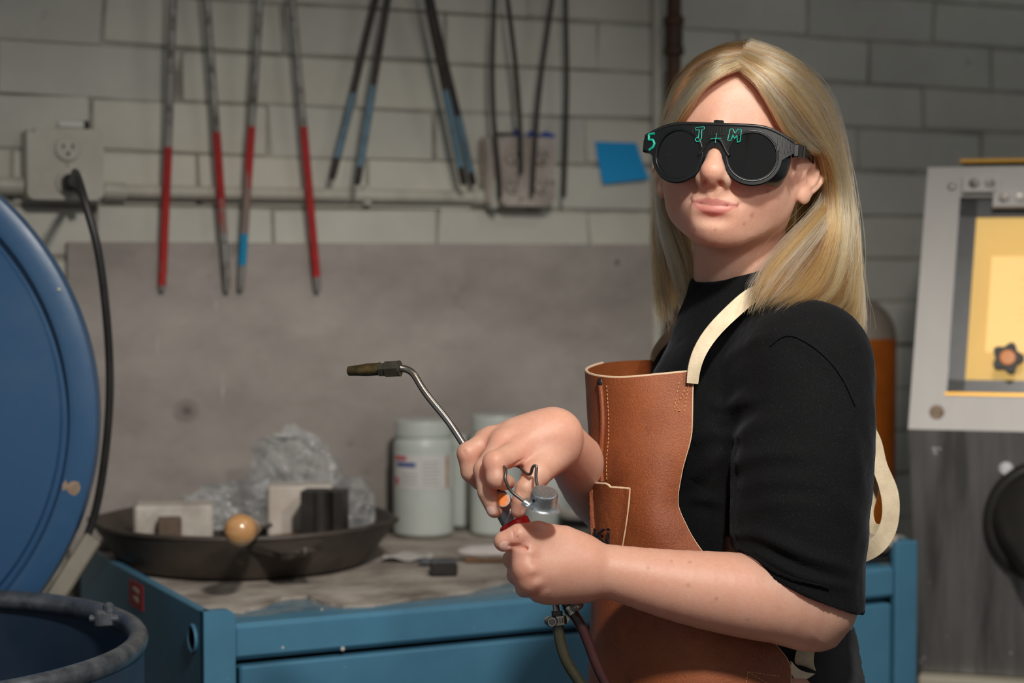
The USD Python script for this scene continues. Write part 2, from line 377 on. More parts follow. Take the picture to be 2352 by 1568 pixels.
for k, (px, w) in enumerate(((1183, 0.016), (1219, 0.022), (1252, 0.02))):
    s = wallpt(px, 307, 0.03)
    z0 = bzz + bh / 2
    part(None, "blue_clip", grid_disp(cat_([xf(rbox((w, 0.022, 0.007), 0.002), (s[0], s[1] - .01, z0 + 0.0035)), xf(rbox((w * 0.5, 0.014, 0.009 if k == 0 else 0.004), 0.002), (s[0] - w * .1, s[1] - .008, z0 + 0.009))]), 0.001, 200, k), MBLUE,
         label=["small tall blue plastic clip, the left one on the four-socket outlet box", "small blue plastic clip in the middle on top of the four-socket outlet box", "small flat blue plastic clip, the right one on the four-socket outlet box"][k], cat="clip", group="blue clips on the four-socket box")
s = wallpt(1157, 311, 0.03)
part(None, "black_stub", xf(rbox((0.028, 0.018, 0.007), 0.002), (s[0], s[1], bzz + bh / 2 + 0.0037)), MBLK, label="short black plastic stub lying at the left on the four-socket outlet box", cat="stub")

# sticky note
g = []
for v in np.linspace(0, 1, 12):
    row = []
    for u_ in np.linspace(0, 1, 10):
        a = wallpt(1367 + u_ * (1462 - 1367), 325 + u_ * 3, 0.002); b = wallpt(1379 + u_ * (1482 - 1379), 423 - u_ * 12, 0.002)
        p = a + (b - a) * v; p[1] -= 0.011 * v ** 2 + 0.004 * v * u_; row.append(p)
    g.append(row)
part(None, "sticky_note", sheet(np.array(g), 0.0004), mat("blue_paper", lin(0, 146, 208), 0.6), label="bright blue square sticky note stuck on the wall beside the goggles", cat="note")

# ---- vertical pipes behind her head
MRUST = mat("rusty_pipe", lin(52, 36, 26), 0.6, 0.2, col2=lin(92, 56, 30), scale=14, cut=(0.4, 0.75), bump=0.3, bscale=70)
a = wallpt(1548, 60, 0.06)
rp = thing("iron_pipe", (a[0], a[1], 0), "dark rusty iron pipe with a coupling standing up the wall behind her head", "pipe")
part(rp, "pipe", sweep(np.array([[a[0], a[1], 0.0], [a[0], a[1], 3.0]]), 0.0135, 20), MRUST)
cz = a[2]
part(rp, "coupling", xf(lathe([(0.0132, -0.055), (0.019, -0.052), (0.019, -0.04), (0.0165, -0.036), (0.0165, 0.0), (0.019, 0.004), (0.019, 0.016), (0.0132, 0.02)], 24), (a[0], a[1], cz)), MRUST)
a = wallpt(1511, 60, 0.02)
gp = thing("grey_conduit", (a[0], a[1], 0), "thin pale grey conduit standing up the wall beside the rusty pipe", "pipe")
part(gp, "pipe", sweep(np.array([[a[0], a[1], 0.0], [a[0], a[1], 3.0]]), 0.0095, 16), MPAINTM)
part(gp, "strap_clip", xf(rbox((0.03, 0.006, 0.014), 0.002), (a[0], WF - 0.003, 2.0)), MPAINTM)

# ---- tongs hanging from a rail above the frame
MSTEEL = mat("tong_steel", lin(158, 154, 148), 0.35, 0.6, col2=lin(92, 84, 76), scale=40, cut=(0.46, 0.66), bump=0.3, bscale=120, rough2=0.6)
MBSTEEL = mat("black_steel", lin(44, 40, 38), 0.5, 0.3, col2=lin(64, 54, 48), scale=40)
MRED = mat("red_paint", lin(176, 24, 24), 0.45, col2=lin(150, 22, 20), scale=40)
MREDW = mat("worn_red_paint", lin(170, 30, 26), 0.5, col2=lin(128, 112, 104), scale=26, cut=(0.5, 0.58), stretch=(1, 1, .35))
MBLUEP = mat("faded_blue_paint", lin(92, 122, 138), 0.5, col2=lin(70, 84, 92), scale=30, cut=(.45, .7))
MTAPE = mat("blue_tape", lin(0, 132, 176), 0.4)
RZ = 2.62
railA, railB = wallpt(250, 0, 0.10), wallpt(1420, 0, 0.10)
rail = thing("tool_rail", (railA[0], WF, RZ), "steel rail on brackets high on the wall from which the tongs hang", "rail")
part(rail, "bar", sweep(np.array([[railA[0], WF - 0.10, RZ], [railB[0], WF - 0.10, RZ]]), 0.008, 16), MBSTEEL)
for x in (railA[0] + 0.03, (railA[0] + railB[0]) / 2, railB[0] - 0.03):
    part(rail, "bracket", cat_([xf(rbox((0.02, 0.11, 0.006), 0.002), (x, WF - 0.055, RZ - 0.011)), xf(rbox((0.03, 0.006, 0.08), 0.002), (x, WF - 0.003, RZ - 0.03))]), MBSTEEL)
def tong(legs, zpiv, rad, label, group, offs, tipoff, body, sharp=0):
    """legs: per rein a list of (px, py), from the frame's top edge down, and its bands (from, to, material) in fractions of the seen length"""
    p0 = [wallpt(*l[0][0], offs[i]) for i, l in enumerate(legs)]
    xp = np.mean([p[0] for p in p0]); yp = WF - 0.10 - (0.03 if offs[0] > .1 else 0)
    # where the reins cross
    d = [wallpt(*l[0][-1], tipoff[i]) for i, l in enumerate(legs)]
    s = [(d[i][0] - p0[i][0]) / (d[i][2] - p0[i][2]) for i in (0, 1)]
    zp = min(zpiv, RZ - 0.13)
    xp = (p0[0][0] + s[0] * (zp - p0[0][2]) + p0[1][0] + s[1] * (zp - p0[1][2])) / 2
    t = thing("tongs", (xp, yp, min(d[0][2], d[1][2])), label, "tongs", group)
    for i, (pts, bands) in enumerate(legs):
        seen = [wallpt(px, py, offs[i] + (tipoff[i] - offs[i]) * k / (len(pts) - 1)) for k, (px, py) in enumerate(pts)]
        top = np.array([xp, yp + (0.006 if i else -0.006), zp])
        path = spline(np.array([top, top * 0.5 + seen[0] * 0.5, *seen]) if len(seen) > 2 else np.array([top, *seen]), 60)
        r = np.full(60, rad); r[-1] = rad * .8
        k0 = np.argmin(np.abs(path[:, 2] - seen[0][2]))
        rein = part(t, "rein", sweep(path, r, 12), body)
        zz0, zz1 = seen[0][2], seen[-1][2]
        for (f0, f1, m_) in bands:
            sel = (path[:, 2] <= zz0 + (zz1 - zz0) * f0) & (path[:, 2] >= zz0 + (zz1 - zz0) * f1)
            za, zb = zz0 + (zz1 - zz0) * f0, zz0 + (zz1 - zz0) * f1
            zs = np.linspace(za, zb, 14)
            bp = np.stack([np.interp(zs, path[::-1, 2], path[::-1, c]) for c in range(3)], -1)
            part(rein, "paint_band", sweep(bp, rad * 1.06 + 0.0002, 12), m_)
    part(t, "rivet", xf(lathe([(0, -0.014), (0.011, -0.014), (0.011, 0.014), (0, 0.014)], 16), (xp, yp, zp), z=(0, 1, 0)), body)
    for sgn in (-1, 1):
        jaw = spline([[xp, yp + sgn * 0.006, zp], [xp + sgn * 0.02, yp, zp + 0.03], [xp + sgn * 0.016, yp, zp + 0.075], [xp + sgn * 0.004, yp, RZ - 0.0085 - rad * 2]], 20)
        part(t, "jaw", sweep(jaw, rad * 1.1, 12), body)
    part(t, "hook", sweep(np.array([[xp + 0.012 * math.sin(a_), yp, RZ + 0.0 + 0.012 * math.cos(a_) ] for a_ in np.linspace(-2.2, 3.6, 20)] + [[xp, yp, RZ - 0.035]]), 0.0025, 8), MBSTEEL)
    return t
tong([([(398, 0), (388, 300), (372, 668)], [(0.50, 0.70, MRED), (0.70, 0.98, MREDW)]), ([(475, 0), (497, 300), (522, 668)], [(0.45, 0.68, MRED), (0.68, 0.8, MREDW)])],
     2.40, 0.0063, "long steel tongs with worn red paint low on both reins, leftmost on the wall", "long red-handled tongs on the wall", (0.075, 0.055), (0.03, 0.036), MSTEEL)
tong([([(597, 0), (578, 290), (552, 668)], [(0.43, 0.56, MRED), (0.56, 0.80, MREDW), (0.80, 0.91, MTAPE)]), ([(672, 0), (697, 290), (730, 668)], [(0.43, 0.95, MRED)])],
     2.36, 0.0063, "long steel tongs with bright red reins and a band of blue tape", "long red-handled tongs on the wall", (0.075, 0.055), (0.03, 0.036), MSTEEL)
tong([([(862, 0), (812, 210), (762, 412)], [(0.52, 0.88, MBLUEP)]), ([(990, 0), (1040, 215), (1088, 425)], [(0.62, 0.93, MBLUEP)])],
     2.12, 0.0062, "black tongs with faded blue grips, spread wider than the pair in front", "black tongs with faded blue grips", (0.07, 0.05), (0.05, 0.035), MBSTEEL)
tong([([(890, 0), (855, 210), (820, 425)], [(0.46, 0.9, MBLUEP)]), ([(983, 0), (1024, 215), (1066, 425)], [(0.48, 0.9, MBLUEP)])],
     2.12, 0.0062, "black tongs with faded blue grips, nested inside the wider pair", "black tongs with faded blue grips", (0.11, 0.09), (0.085, 0.07), MBSTEEL)
tong([([(1135, 0), (1131, 150), (1136, 300), (1146, 400), (1148, 455)], []), ([(1166, 0), (1184, 150), (1194, 290), (1197, 400)], [])],
     2.2, 0.0042, "thin black steel tongs hanging in front of the left half of the four-socket box", "thin black tongs in front of the four-socket box", (0.085, 0.085), (0.065, 0.07), MBSTEEL)
tong([([(1268, 0), (1246, 150), (1231, 300), (1222, 450)], []), ([(1299, 0), (1302, 150), (1300, 300), (1295, 455)], [])],
     2.2, 0.0042, "thin black steel tongs hanging in front of the right half of the four-socket box", "thin black tongs in front of the four-socket box", (0.085, 0.07), (0.07, 0.05), MBSTEEL)
# ------------------------------------------------------------------ blue cabinet
rng = np.random.default_rng(21)
MCAB = mat("cabinet_blue", lin(78, 132, 160), 0.42, col2=lin(68, 118, 146), scale=5, spots=lin(148, 160, 160), spot_scale=60, spot_cut=(0.735, 0.755), bump=0.08, bscale=90)
MCABTOP = mat("cabinet_blue_scuffed", lin(84, 116, 136), 0.4, col2=lin(140, 150, 152), scale=26, cut=(0.42, 0.7), spots=lin(60, 74, 84), spot_scale=50, spot_cut=(0.62, 0.7))
MCHIP = mat("chipped_white", lin(196, 190, 180), 0.6)
c_ = P(468, 1405, 2.45)
XL, YC, ZC = c_[0], c_[1], c_[2]
ZT = ZC - 0.021                                    # the worktop lies lower than the corner posts
XR = ony(2110, 1290, YC)[0]
DEP = YW - 0.088 - YC
cab = thing("steel_cabinet", ((XL + XR) / 2, YC + DEP / 2, 0.0), "scuffed blue steel drawer cabinet with a grey fire mat on top, standing against the wall", "cabinet")
PW = 0.042
def cbox(x0, x1, y0, y1, z0, z1, b=0.003): return xf(rbox((x1 - x0, y1 - y0, z1 - z0), b), ((x0 + x1) / 2, (y0 + y1) / 2, (z0 + z1) / 2))
part(cab, "side_panel", cbox(XL, XL + 0.012, YC + 0.004, YC + DEP, 0.0, ZC, 0.002), MCAB)
part(cab, "side_panel", cbox(XR - 0.012, XR, YC + 0.004, YC + DEP, 0.0, ZC + 0.018, 0.002), MCAB)
def post(x0, x1, ztop):
    p_ = sg.box(x0, 0, x1, ztop); r_ = 0.012
    p_ = p_.difference(sg.box(x1 - r_, ztop - r_, x1, ztop)).union(sg.Point(x1 - r_, ztop - r_).buffer(r_, 8).intersection(sg.box(x1 - r_, ztop - r_, x1, ztop)))
    return xf(extrude(p_, 0.016), (0, YC + 0.016, 0), x=(1, 0, 0), y=(0, 0, 1))
part(cab, "corner_post", post(XL, XL + PW, ZC), MCAB)
part(cab, "corner_post", cbox(XR - PW, XR, YC, YC + 0.016, 0, ZC + 0.018), MCAB)
part(cab, "top_panel", cbox(XL + 0.012, XR - 0.012, YC + 0.02, YC + DEP, ZT - 0.009, ZT), MCABTOP)
a = np.linspace(0, math.pi / 2, 8)
prof = [(0.055, -0.021)] + [(0.004 + 0.009 - 0.009 * math.sin(t), -0.030 + 0.009 * math.cos(t)) for t in a] + [(0.004, -0.068), (0.055, -0.068)]
rail_p = sg.Polygon(prof)
part(cab, "front_rail", cbox(XL + PW - .002, XR - PW + .002, YC + .004, YC + .055, ZC - .068, ZT + .0006, .006), MCAB)
zt = ZC - 0.068
for k in range(4):
    h = 0.235
    z1 = zt - 0.008 - k * (h + 0.008)
    dr = part(cab, "drawer", cbox(XL + PW + 0.007, XR - PW - 0.007, YC + 0.002, YC + 0.03, z1 - h, z1, 0.003), MCAB)
    for xx in (0.28, 0.72):
        xh = XL + (XR - XL) * xx
        if k: part(dr, "handle", sweep(spline([[xh - .06, YC + .002, z1 - .09], [xh - .055, YC - .03, z1 - .095], [xh + .055, YC - .03, z1 - .095], [xh + .06, YC + .002, z1 - .09]], 20), 0.005, 10), MSTEEL)
part(cab, "carcass", cbox(XL + 0.013, XR - 0.013, YC + 0.035, YC + DEP, 0.02, ZT - 0.010), MDARK)
# cable hole with a rim in the left side, red sticker
hs = lambda px, py: (lambda v: CAM + v * ((XL - CAM[0]) / v[0]))(ray(px, py))
hp = hs(446, 1467)
part(cab, "cable_hole", xf(lathe([(0, 0), (0.011, 0), (0.014, 0.002), (0.0175, 0.0025), (0.0175, -0.001), (0, -0.001)], 28), hp + [0, 0.004, 0], z=(-1, 0, 0)), MDARK)
part(cab, "hole_rim", xf(lathe([(0.0135, 0), (0.0155, 0.003), (0.018, 0.0034), (0.0195, 0), (0.0135, 0)], 28), hp + [0, 0.004, 0], z=(-1, 0, 0)), MCAB)
k0, k1 = hs(298, 1335), hs(329, 1400)
kz = (hs(314, 1335)[2] + hs(314, 1398)[2]) / 2
MREDL = mat("red_label", lin(180, 34, 38), 0.45)
st = part(cab, "sticker", cbox(XL - 0.0008, XL + 0.0005, k1[1], k0[1], kz - 0.0185, kz + 0.0185, 0.0003), MREDL, label="small red sticker")
yy = (k0[1] + k1[1]) / 2
for k, (dz, w) in enumerate(((0.007, 0.030), (-0.006, 0.024))):
    for q in range(3):
        part(st, "print_mark", cbox(XL - 0.0012, XL - 0.0006, yy + (q - 1) * w / 3 - w / 8, yy + (q - 1) * w / 3 + w / 8, kz + dz - 0.0035 + .001 * q, kz + dz + 0.0035, 0.0002), MCHIP)
# chips of paint
for px, py, s in ((650, 1487, .004), (777, 1517, .004), (788, 1490, .006), (740, 1400, .003), (523, 1510, .005), (1185, 1355, .004)):
    q = ony(px, py, YC + 0.003)
    part(cab, "paint_chip", xf(lathe([(0, 0.0012), (s * .4, 0.001), (s * .5, 0), (0, 0)], 9), (q[0], YC + .0045, q[2]), x=(1, 0, 0), y=(0, 0, 1)), MCHIP)

# ---- fire mat on top with a torn front edge
MMAT = mat("fire_mat", lin(182, 172, 162), 0.9, col2=lin(124, 113, 104), scale=11, cut=(0.38, 0.66), spots=lin(70, 64, 60), spot_scale=34, spot_cut=(0.66, 0.76), bump=0.6, bscale=60, bdist=0.004)
ZM = ZT + 0.004
fr = [(437, 1392), (470, 1400), (560, 1401), (600, 1390), (648, 1373), (705, 1369), (745, 1383), (790, 1390), (860, 1388), (925, 1376), (1000, 1367), (1075, 1357), (1140, 1340), (1200, 1328), (1262, 1318), (1330, 1312), (1420, 1306), (1540, 1300), (1660, 1296), (1760, 1297)]
fp = np.array([onz(px, py, ZM)[:2] for px, py in fr])
t_ = np.linspace(0, 1, 260)
fx = np.interp(t_, np.linspace(0, 1, len(fp)), fp[:, 0]); fy = np.interp(t_, np.linspace(0, 1, len(fp)), fp[:, 1])
fy = np.maximum(fy, YC + 0.012) + 0.006 * (meshkit.fbm(np.stack([fx * 60, fx * 0, fx * 0], -1), 4, 3) - 0.5)
fx[0] = XL + 0.016
rows = []
for v in np.linspace(0, 1, 40):
    y = fy + (YC + DEP - 0.004 - fy) * v ** 1.3
    x = fx + 0.0 * v
    p = np.stack([x, y, np.full_like(x, 0)], -1)
    zz = 0.0022 * (meshkit.fbm(np.stack([x * 22, y * 22, x * 0], -1), 3, 9) - 0.5) + (0.0015 * np.sin(x * 37) * (1 - v) ** 6)
    p[:, 2] = ZM - 0.002 + zz
    rows.append(p)
part(cab, "fire_mat", sheet(np.array(rows), 0.0055), MMAT, label="grey fire mat with torn front edge")

# ------------------------------------------------------------------ cast iron pan
MIRON = mat("cast_iron", lin(62, 56, 52), 0.55, 0.15, col2=lin(84, 74, 66), scale=16, bump=0.35, bscale=130, spots=lin(112, 92, 76), spot_scale=28, spot_cut=(0.7, 0.8))
pc_ = onz(563, 1287, ZM + 0.003); ZP = ZM + 0.0035
prof = [(0.0, 0.0), (0.176, 0.0), (0.184, 0.004), (0.200, 0.030), (0.2145, 0.0585), (0.2185, 0.0615), (0.2175, 0.0655), (0.2125, 0.066), (0.209, 0.062), (0.196, 0.032), (0.178, 0.0075), (0.0, 0.0065)]
pm = lathe(prof, 120)
v, f = tri(pm)
ang = np.arctan2(v[:, 1], v[:, 0]); rr = np.hypot(v[:, 0], v[:, 1])
hl = math.atan2(-R[1], -R[0])                        # picture-left
for a0, w in ((hl + 0.05, 0.16), (hl + math.pi - 0.12, 0.16)):
    da = (ang - a0 + math.pi) % (2 * math.pi) - math.pi
    g_ = np.exp(-(da / w) ** 2) * np.clip((v[:, 2] - 0.015) / 0.05, 0, 1)
    rr = rr * (1 + 0.065 * g_)
v = np.stack([rr * np.cos(ang), rr * np.sin(ang), v[:, 2]], -1) * 1.04
pan = thing("skillet", (pc_[0], pc_[1], ZP), "large black cast iron skillet with pouring lips, standing on the grey fire mat", "pan")
part(pan, "pan_body", trimesh.Trimesh(v + [pc_[0], pc_[1], ZP], f, process=False), MIRON, smooth=45)
# helper handle towards the viewer
hd = nrm((P(775, 1255, 2.55) - np.array([pc_[0], pc_[1], 0])) * [1, 1, 0])
hx = np.cross(hd, ZUP)
loop = []
for s in np.linspace(0, 1, 26):
    w = np.interp(s, [0, .15, .35, .7, .9, 1], [.055, .040, .027, .026, .021, .006]); e = 0.216 + 0.085 * s
    z = ZP + 0.057 - 0.008 * math.sin(s * 3.0)
    row = [np.array([pc_[0], pc_[1], 0]) + hd * e + hx * (w * q) + ZUP * (z - 0.004 * q * q) for q in np.linspace(-1, 1, 9)]
    loop.append(row)
part(pan, "handle", sheet(np.array(loop), 0.011), MIRON, smooth=50)

# things in the pan
ZI = ZP + 0.0075
MFB = mat("white_firebrick", lin(205, 198, 188), 0.85, col2=lin(170, 160, 150), scale=22, bump=0.5, bscale=90, spots=lin(120, 108, 98), spot_scale=40, spot_cut=(.66, .74))
MGRAPH = mat("graphite_black", lin(38, 34, 31), 0.5, col2=lin(64, 54, 46), scale=22, cut=(.45, .75), bump=0.3, bscale=120)
def setdown(px, py, d, h, yaw):
    """the middle of a box of height h on the pan's floor, d metres away"""
    q = P(px, py, d); q[2] = ZI + 0.0006 + h / 2; x = nrm(R * math.cos(yaw) + F0 * math.sin(yaw)); return q, x, np.cross(ZUP, x)
o, x, y = setdown(400, 1228, 2.92, 0.086, 0.15)
fb = grid_disp(trimesh.Trimesh(*tri(xf(rbox((0.117, 0.075, 0.086), 0.004), o, x=x, y=y)), process=False).subdivide().subdivide(), 0.001, 90, 4)
part(None, "firebrick", fb, MFB, label="white firebrick at the left in the skillet, half under the plastic wrap", cat="brick")
o, x, y = setdown(390, 1243, 2.862, 0.075, 0.2)
part(None, "brown_block", xf(rbox((0.035, 0.018, 0.069), 0.002), o, x=x, y=y), mat("brown_block", lin(112, 92, 76), 0.7, col2=lin(86, 70, 58), scale=30), label="small brown block leaning on the white firebrick in the skillet", cat="block")
# graphite mould with an upright channel
gw, gdp, gh = 0.065, 0.05, 0.106
pl_ = sg.box(-gw / 2, -gdp / 2, gw / 2, gdp / 2).difference(sg.Point(0.002, -gdp / 2 - 0.004).buffer(0.016, 10))
o = P(746, 1200, 2.92); o[2] = ZI; x = nrm(R * math.cos(-0.10) + F0 * math.sin(-0.10)); y = np.cross(ZUP, x)
part(None, "ingot_mould", xf(extrude(pl_.buffer(-.0012).buffer(.0012), gh), o, x=x, y=y), MGRAPH, label="black graphite mould block with an upright channel, standing at the right in the skillet", cat="mould")
# white carton behind
o = P(690, 1236, 3.01); o[2] = ZI
part(None, "carton", xf(rbox((0.100, 0.055, 0.104), 0.003), o + ZUP * 0.0525, x=nrm(R + F0 * .1), y=np.cross(ZUP, nrm(R + F0 * .1))), mat("white_carton", lin(214, 206, 196), 0.6, col2=lin(190, 178, 166), scale=14), label="white carton wrapped in clear plastic at the back of the skillet", cat="carton")
# copper strip
o = P(640, 1236, 2.90); o[2] = ZI + .03
part(None, "copper_strip", xf(rbox((0.075, 0.02, 0.004), 0.001), o + F0 * 0.03 + ZUP * .004, x=nrm(R + F0 * .5 + ZUP * .06), y=np.cross(ZUP, nrm(R + F0 * .5))), mat("copper", lin(150, 92, 52), 0.4, 0.6, col2=lin(110, 70, 44), scale=30), label="copper coloured strip lying between carton and graphite mould in the skillet", cat="strip")
# turned wooden handle of a tool lying across the rim
MWOOD = mat("turned_wood", lin(206, 158, 106), 0.3, col2=lin(186, 134, 84), scale=20, stretch=(1, 1, 6), coat=0.6)
ha, hb = P(546, 1218, 2.54), P(630, 1204, 2.85)
ax = hb - ha; L = np.linalg.norm(ax)
wh = thing("file", (ha + hb) / 2, "file with a rounded pale wooden handle lying across the front rim of the skillet", "file")
part(wh, "wooden_handle", xf(lathe([(0, 0.0), (0.006, .0002), (0.0135, 0.003), (0.0195, 0.009), (0.0218, 0.018), (0.0215, 0.03), (0.0180, 0.06), (0.0150, 0.09), (0.0135, 0.105), (0.0125, 0.112), (0.0, 0.112)], 40), ha, z=ax), MWOOD, smooth=50)
part(wh, "ferrule", xf(lathe([(0, 0.112), (0.0115, 0.112), (0.0105, 0.13), (0, 0.13)], 24), ha, z=ax), MSTEEL)
part(wh, "blade", xf(lathe([(0, 0.13), (0.0045, 0.13), (0.004, 0.27), (0, 0.275)], 10), ha, z=ax), MSTEEL)
# crumpled clear wrap
MWRAP = usdkit.material(stage, "/World/Looks/clear_wrap", {
    "tr": ("transparent_bsdf", {"color": (0.93, 0.94, 0.95)}), "gl": ("glossy_bsdf", {"color": (1, 1, 1), "roughness": 0.07}), "df": ("diffuse_bsdf", {"color": (0.92, 0.92, 0.92)}),
    "fr": ("fresnel", {"IOR": 1.38}), "mx": ("mix_closure", {}), "m2": ("mix_closure", {"fac": 0.13}),
    "g": ("geometry", {}), "n": ("noise_texture", {"scale": 75.0, "detail": 3.0}), "b": ("bump", {"strength": 0.9, "distance": 0.006})},
    [("fr.fac", "mx.fac"), ("tr.BSDF", "mx.closure1"), ("gl.BSDF", "mx.closure2"), ("mx.closure", "m2.closure1"), ("df.BSDF", "m2.closure2"), ("g.position", "n.vector"), ("n.fac", "b.height"), ("b.normal", "gl.normal"), ("b.normal", "fr.normal") ][:8], surface="m2.closure")
def crumple(c, size, seed, n=4, amp=0.5):
    """a crushed film: a creased shell with flat facets meeting in sharp ridges"""
    r = np.random.default_rng(seed); s = trimesh.creation.icosphere(n)
    d_ = s.vertices / np.linalg.norm(s.vertices, axis=1, keepdims=True)
    def cells(k):
        q = r.normal(0, 1, (k, 3)); q /= np.linalg.norm(q, axis=1, keepdims=True); a = np.sort(d_ @ q.T, axis=1)
        return a[:, -1] - a[:, -2]
    rad_ = 0.62 + amp * .55 * r.uniform(.6, 1.0) * np.exp(-cells(9) * 5) + .34 * np.exp(-cells(26) * 9) + .16 * np.exp(-cells(80) * 14) - .12
    v = d_ * rad_[:, None]; v[:, 2] = np.maximum(v[:, 2], -0.5)
    return trimesh.Trimesh((v * np.asarray(size)) @ np.stack([R, F0, ZUP]) + c, s.faces, process=False)
wr = cat_([crumple(P(672, 1100, 3.08), (0.073, 0.05, 0.081), 3), crumple(P(560, 1172, 3.02), (0.083, 0.045, 0.048), 8), crumple(P(785, 1170, 3.04), (0.047, 0.04, 0.052), 14), crumple(P(470, 1188, 2.96), (0.052, 0.03, 0.035), 17)])
part(None, "plastic_wrap", wr, MWRAP, smooth=False, label="crumpled clear plastic wrap heaped in the skillet", cat="plastic wrap")

# ------------------------------------------------------------------ jars and small things on the cabinet
MJAR = mat("milky_plastic", lin(206, 212, 206), 0.4, col2=lin(192, 198, 192), scale=6, spec=0.5, sss=0.15)
def jar(px, py, r, h, label, lab=True):
    r, h = r * 1.045, h * 1.045
    q = onz(px, py, ZM + 0.0026) + F0 * r; q[2] = ZM + 0.0026
    j = thing("jar", q, label, "jar", "milky plastic jars")
    part(j, "jar_body", xf(lathe([(0, 0), (r * 0.9, 0), (r, r * .1), (r, h * 0.52), (r * 1.0, h * 0.77), (r * 0.97, h * 0.82), (r * 0.9, h * 0.845), (r * 0.9, h * .86), (0, h * .86)], 48), q), MJAR, smooth=40)
    part(j, "screw_lid", xf(lathe([(0, h * .865), (r * .95, h * .865), (r * .96, h * .87), (r * .96, h * .985), (r * .92, h), (0, h)], 48), q), MJAR, smooth=40)
    return j, q
def wrapped(q, r, a0, a1, z0, z1, n=16):
    """a patch of a jar's side; angles from the direction to the camera, positive to picture-right"""
    g = []
    for z in np.linspace(z0, z1, 3):
        g.append([q + r * (-F0 * math.cos(a) + R * math.sin(a)) + ZUP * z for a in np.linspace(a0, a1, n)])
    return sheet(np.array(g), 0.0006)
MLAB = mat("label_white", lin(214, 210, 208), 0.5); MLABR = mat("label_red", lin(196, 80, 90), 0.5); MLABB = mat("label_blue", lin(44, 72, 140), 0.5); MLABG = mat("label_grey", lin(176, 172, 172), 0.5); MSTAIN = mat("label_brown", lin(150, 112, 78), 0.6, col2=lin(190, 160, 130), scale=40)
j, q = jar(970, 1236, 0.0485, 0.186, "milky plastic jar with a printed label, nearest the skillet on the cabinet")
lb = part(j, "paper_label", wrapped(q, 0.0489 * 1.045, -1.15, 1.25, (0.078) * 1.045, (0.132) * 1.045, 24), MLAB)
part(lb, "red_logo", wrapped(q, 0.0493 * 1.045, -1.1, -0.55, (0.124) * 1.045, (0.131) * 1.045), MLABR)
part(lb, "blue_bar", wrapped(q, 0.0493 * 1.045, -1.0, -0.22, (0.114) * 1.045, (0.1205) * 1.045), MLABB)
part(lb, "red_mark", wrapped(q, 0.0493 * 1.045, -1.1, -0.9, (0.084) * 1.045, (0.096) * 1.045, 6), MLABR)
for k in range(7):
    part(lb, "text_line", wrapped(q, 0.0492 * 1.045, 0.0, 0.6 - .04 * (k % 3), (0.0845 + k * 0.006) * 1.045, (0.0865 + k * .006) * 1.045, 8), MLABG)
for k in range(3):
    part(lb, "text_line", wrapped(q, 0.0492 * 1.045, -.75, -.15, (0.0865 + k * 0.007) * 1.045, (0.0885 + k * .007) * 1.045, 8), MLABG)
part(lb, "brown_stain", wrapped(q, 0.0493 * 1.045, 0.86, 1.0, (0.079) * 1.045, (0.1315) * 1.045, 5), MSTAIN)
jar(1139, 1232, 0.042, 0.193, "tall plain milky plastic jar standing behind the gripping hands")
jar(1258, 1218, 0.040, 0.125, "short milky plastic jar beside the leather apron, right of the tall plain jar")
jar(1055, 1211, 0.028, 0.152, "narrow milky plastic jar at the back, between the labelled and the tall plain jars")
q = onz(868, 1180, ZM + .0026) + F0 * .03
cd = thing("cream_box", q, "narrow cream carton standing upright between the skillet and the labelled jar", "carton")
part(cd, "carton_body", xf(rbox((0.036, 0.03, 0.118), 0.003), q + ZUP * (.059 + .03 - .03), x=R, y=F0), mat("cream_carton", lin(206, 200, 178), 0.6))
part(cd, "dark_edge", xf(rbox((0.004, 0.032, 0.118), 0.001), q + ZUP * .059 - R * .0195, x=R, y=F0), mat("tape_brown", lin(92, 76, 58), 0.5, col2=lin(150, 128, 96), scale=40))
# dish behind the apron
q = onz(1345, 1226, ZM + .0026) + F0 * .03
ds = thing("dish", q, "small pale dish with a dark band, half hidden by the leather apron", "dish")
part(ds, "bowl", xf(lathe([(0, 0), (0.03, 0), (0.042, 0.012), (0.044, 0.034), (0.041, 0.034), (0.038, 0.014), (0, 0.006)], 36), q), mat("pale_dish", lin(200, 192, 184), 0.5), smooth=40)
part(ds, "dark_band", xf(lathe([(0.0425, 0.012), (0.0437, 0.012), (0.0448, 0.026), (0.043, 0.026)], 36, closed=True), q), MDARK)
# little black block and grey chip
q = onz(1018, 1322, ZM + .003)
bk = thing("charcoal_block", q, "small black block lying on the fire mat below the jars, grey dust on top", "block")
part(bk, "block_body", xf(rbox((0.04, 0.03, 0.016), 0.002), q + ZUP * .008 + F0 * .016, x=nrm(R + F0 * .1), y=np.cross(ZUP, nrm(R + F0 * .1))), MGRAPH)
part(bk, "dusty_cap", xf(rbox((0.038, 0.028, 0.006), 0.002), q + ZUP * .019 + F0 * .016, x=nrm(R + F0 * .12), y=np.cross(ZUP, nrm(R + F0 * .12))), mat("grey_dust", lin(104, 106, 108), 0.8, col2=lin(60, 60, 62), scale=50))
q = onz(985, 1296, ZM + .003)
part(None, "grey_pebble", grid_disp(xf(trimesh.creation.icosphere(3, 1.0).apply_transform(np.diag([.017, .012, .005, 1])), q + ZUP * .005), .002, 90, 5), mat("grey_pebble", lin(96, 102, 106), 0.7), smooth=True, label="flat grey stone chip beside the small black block on the mat", cat="stone")
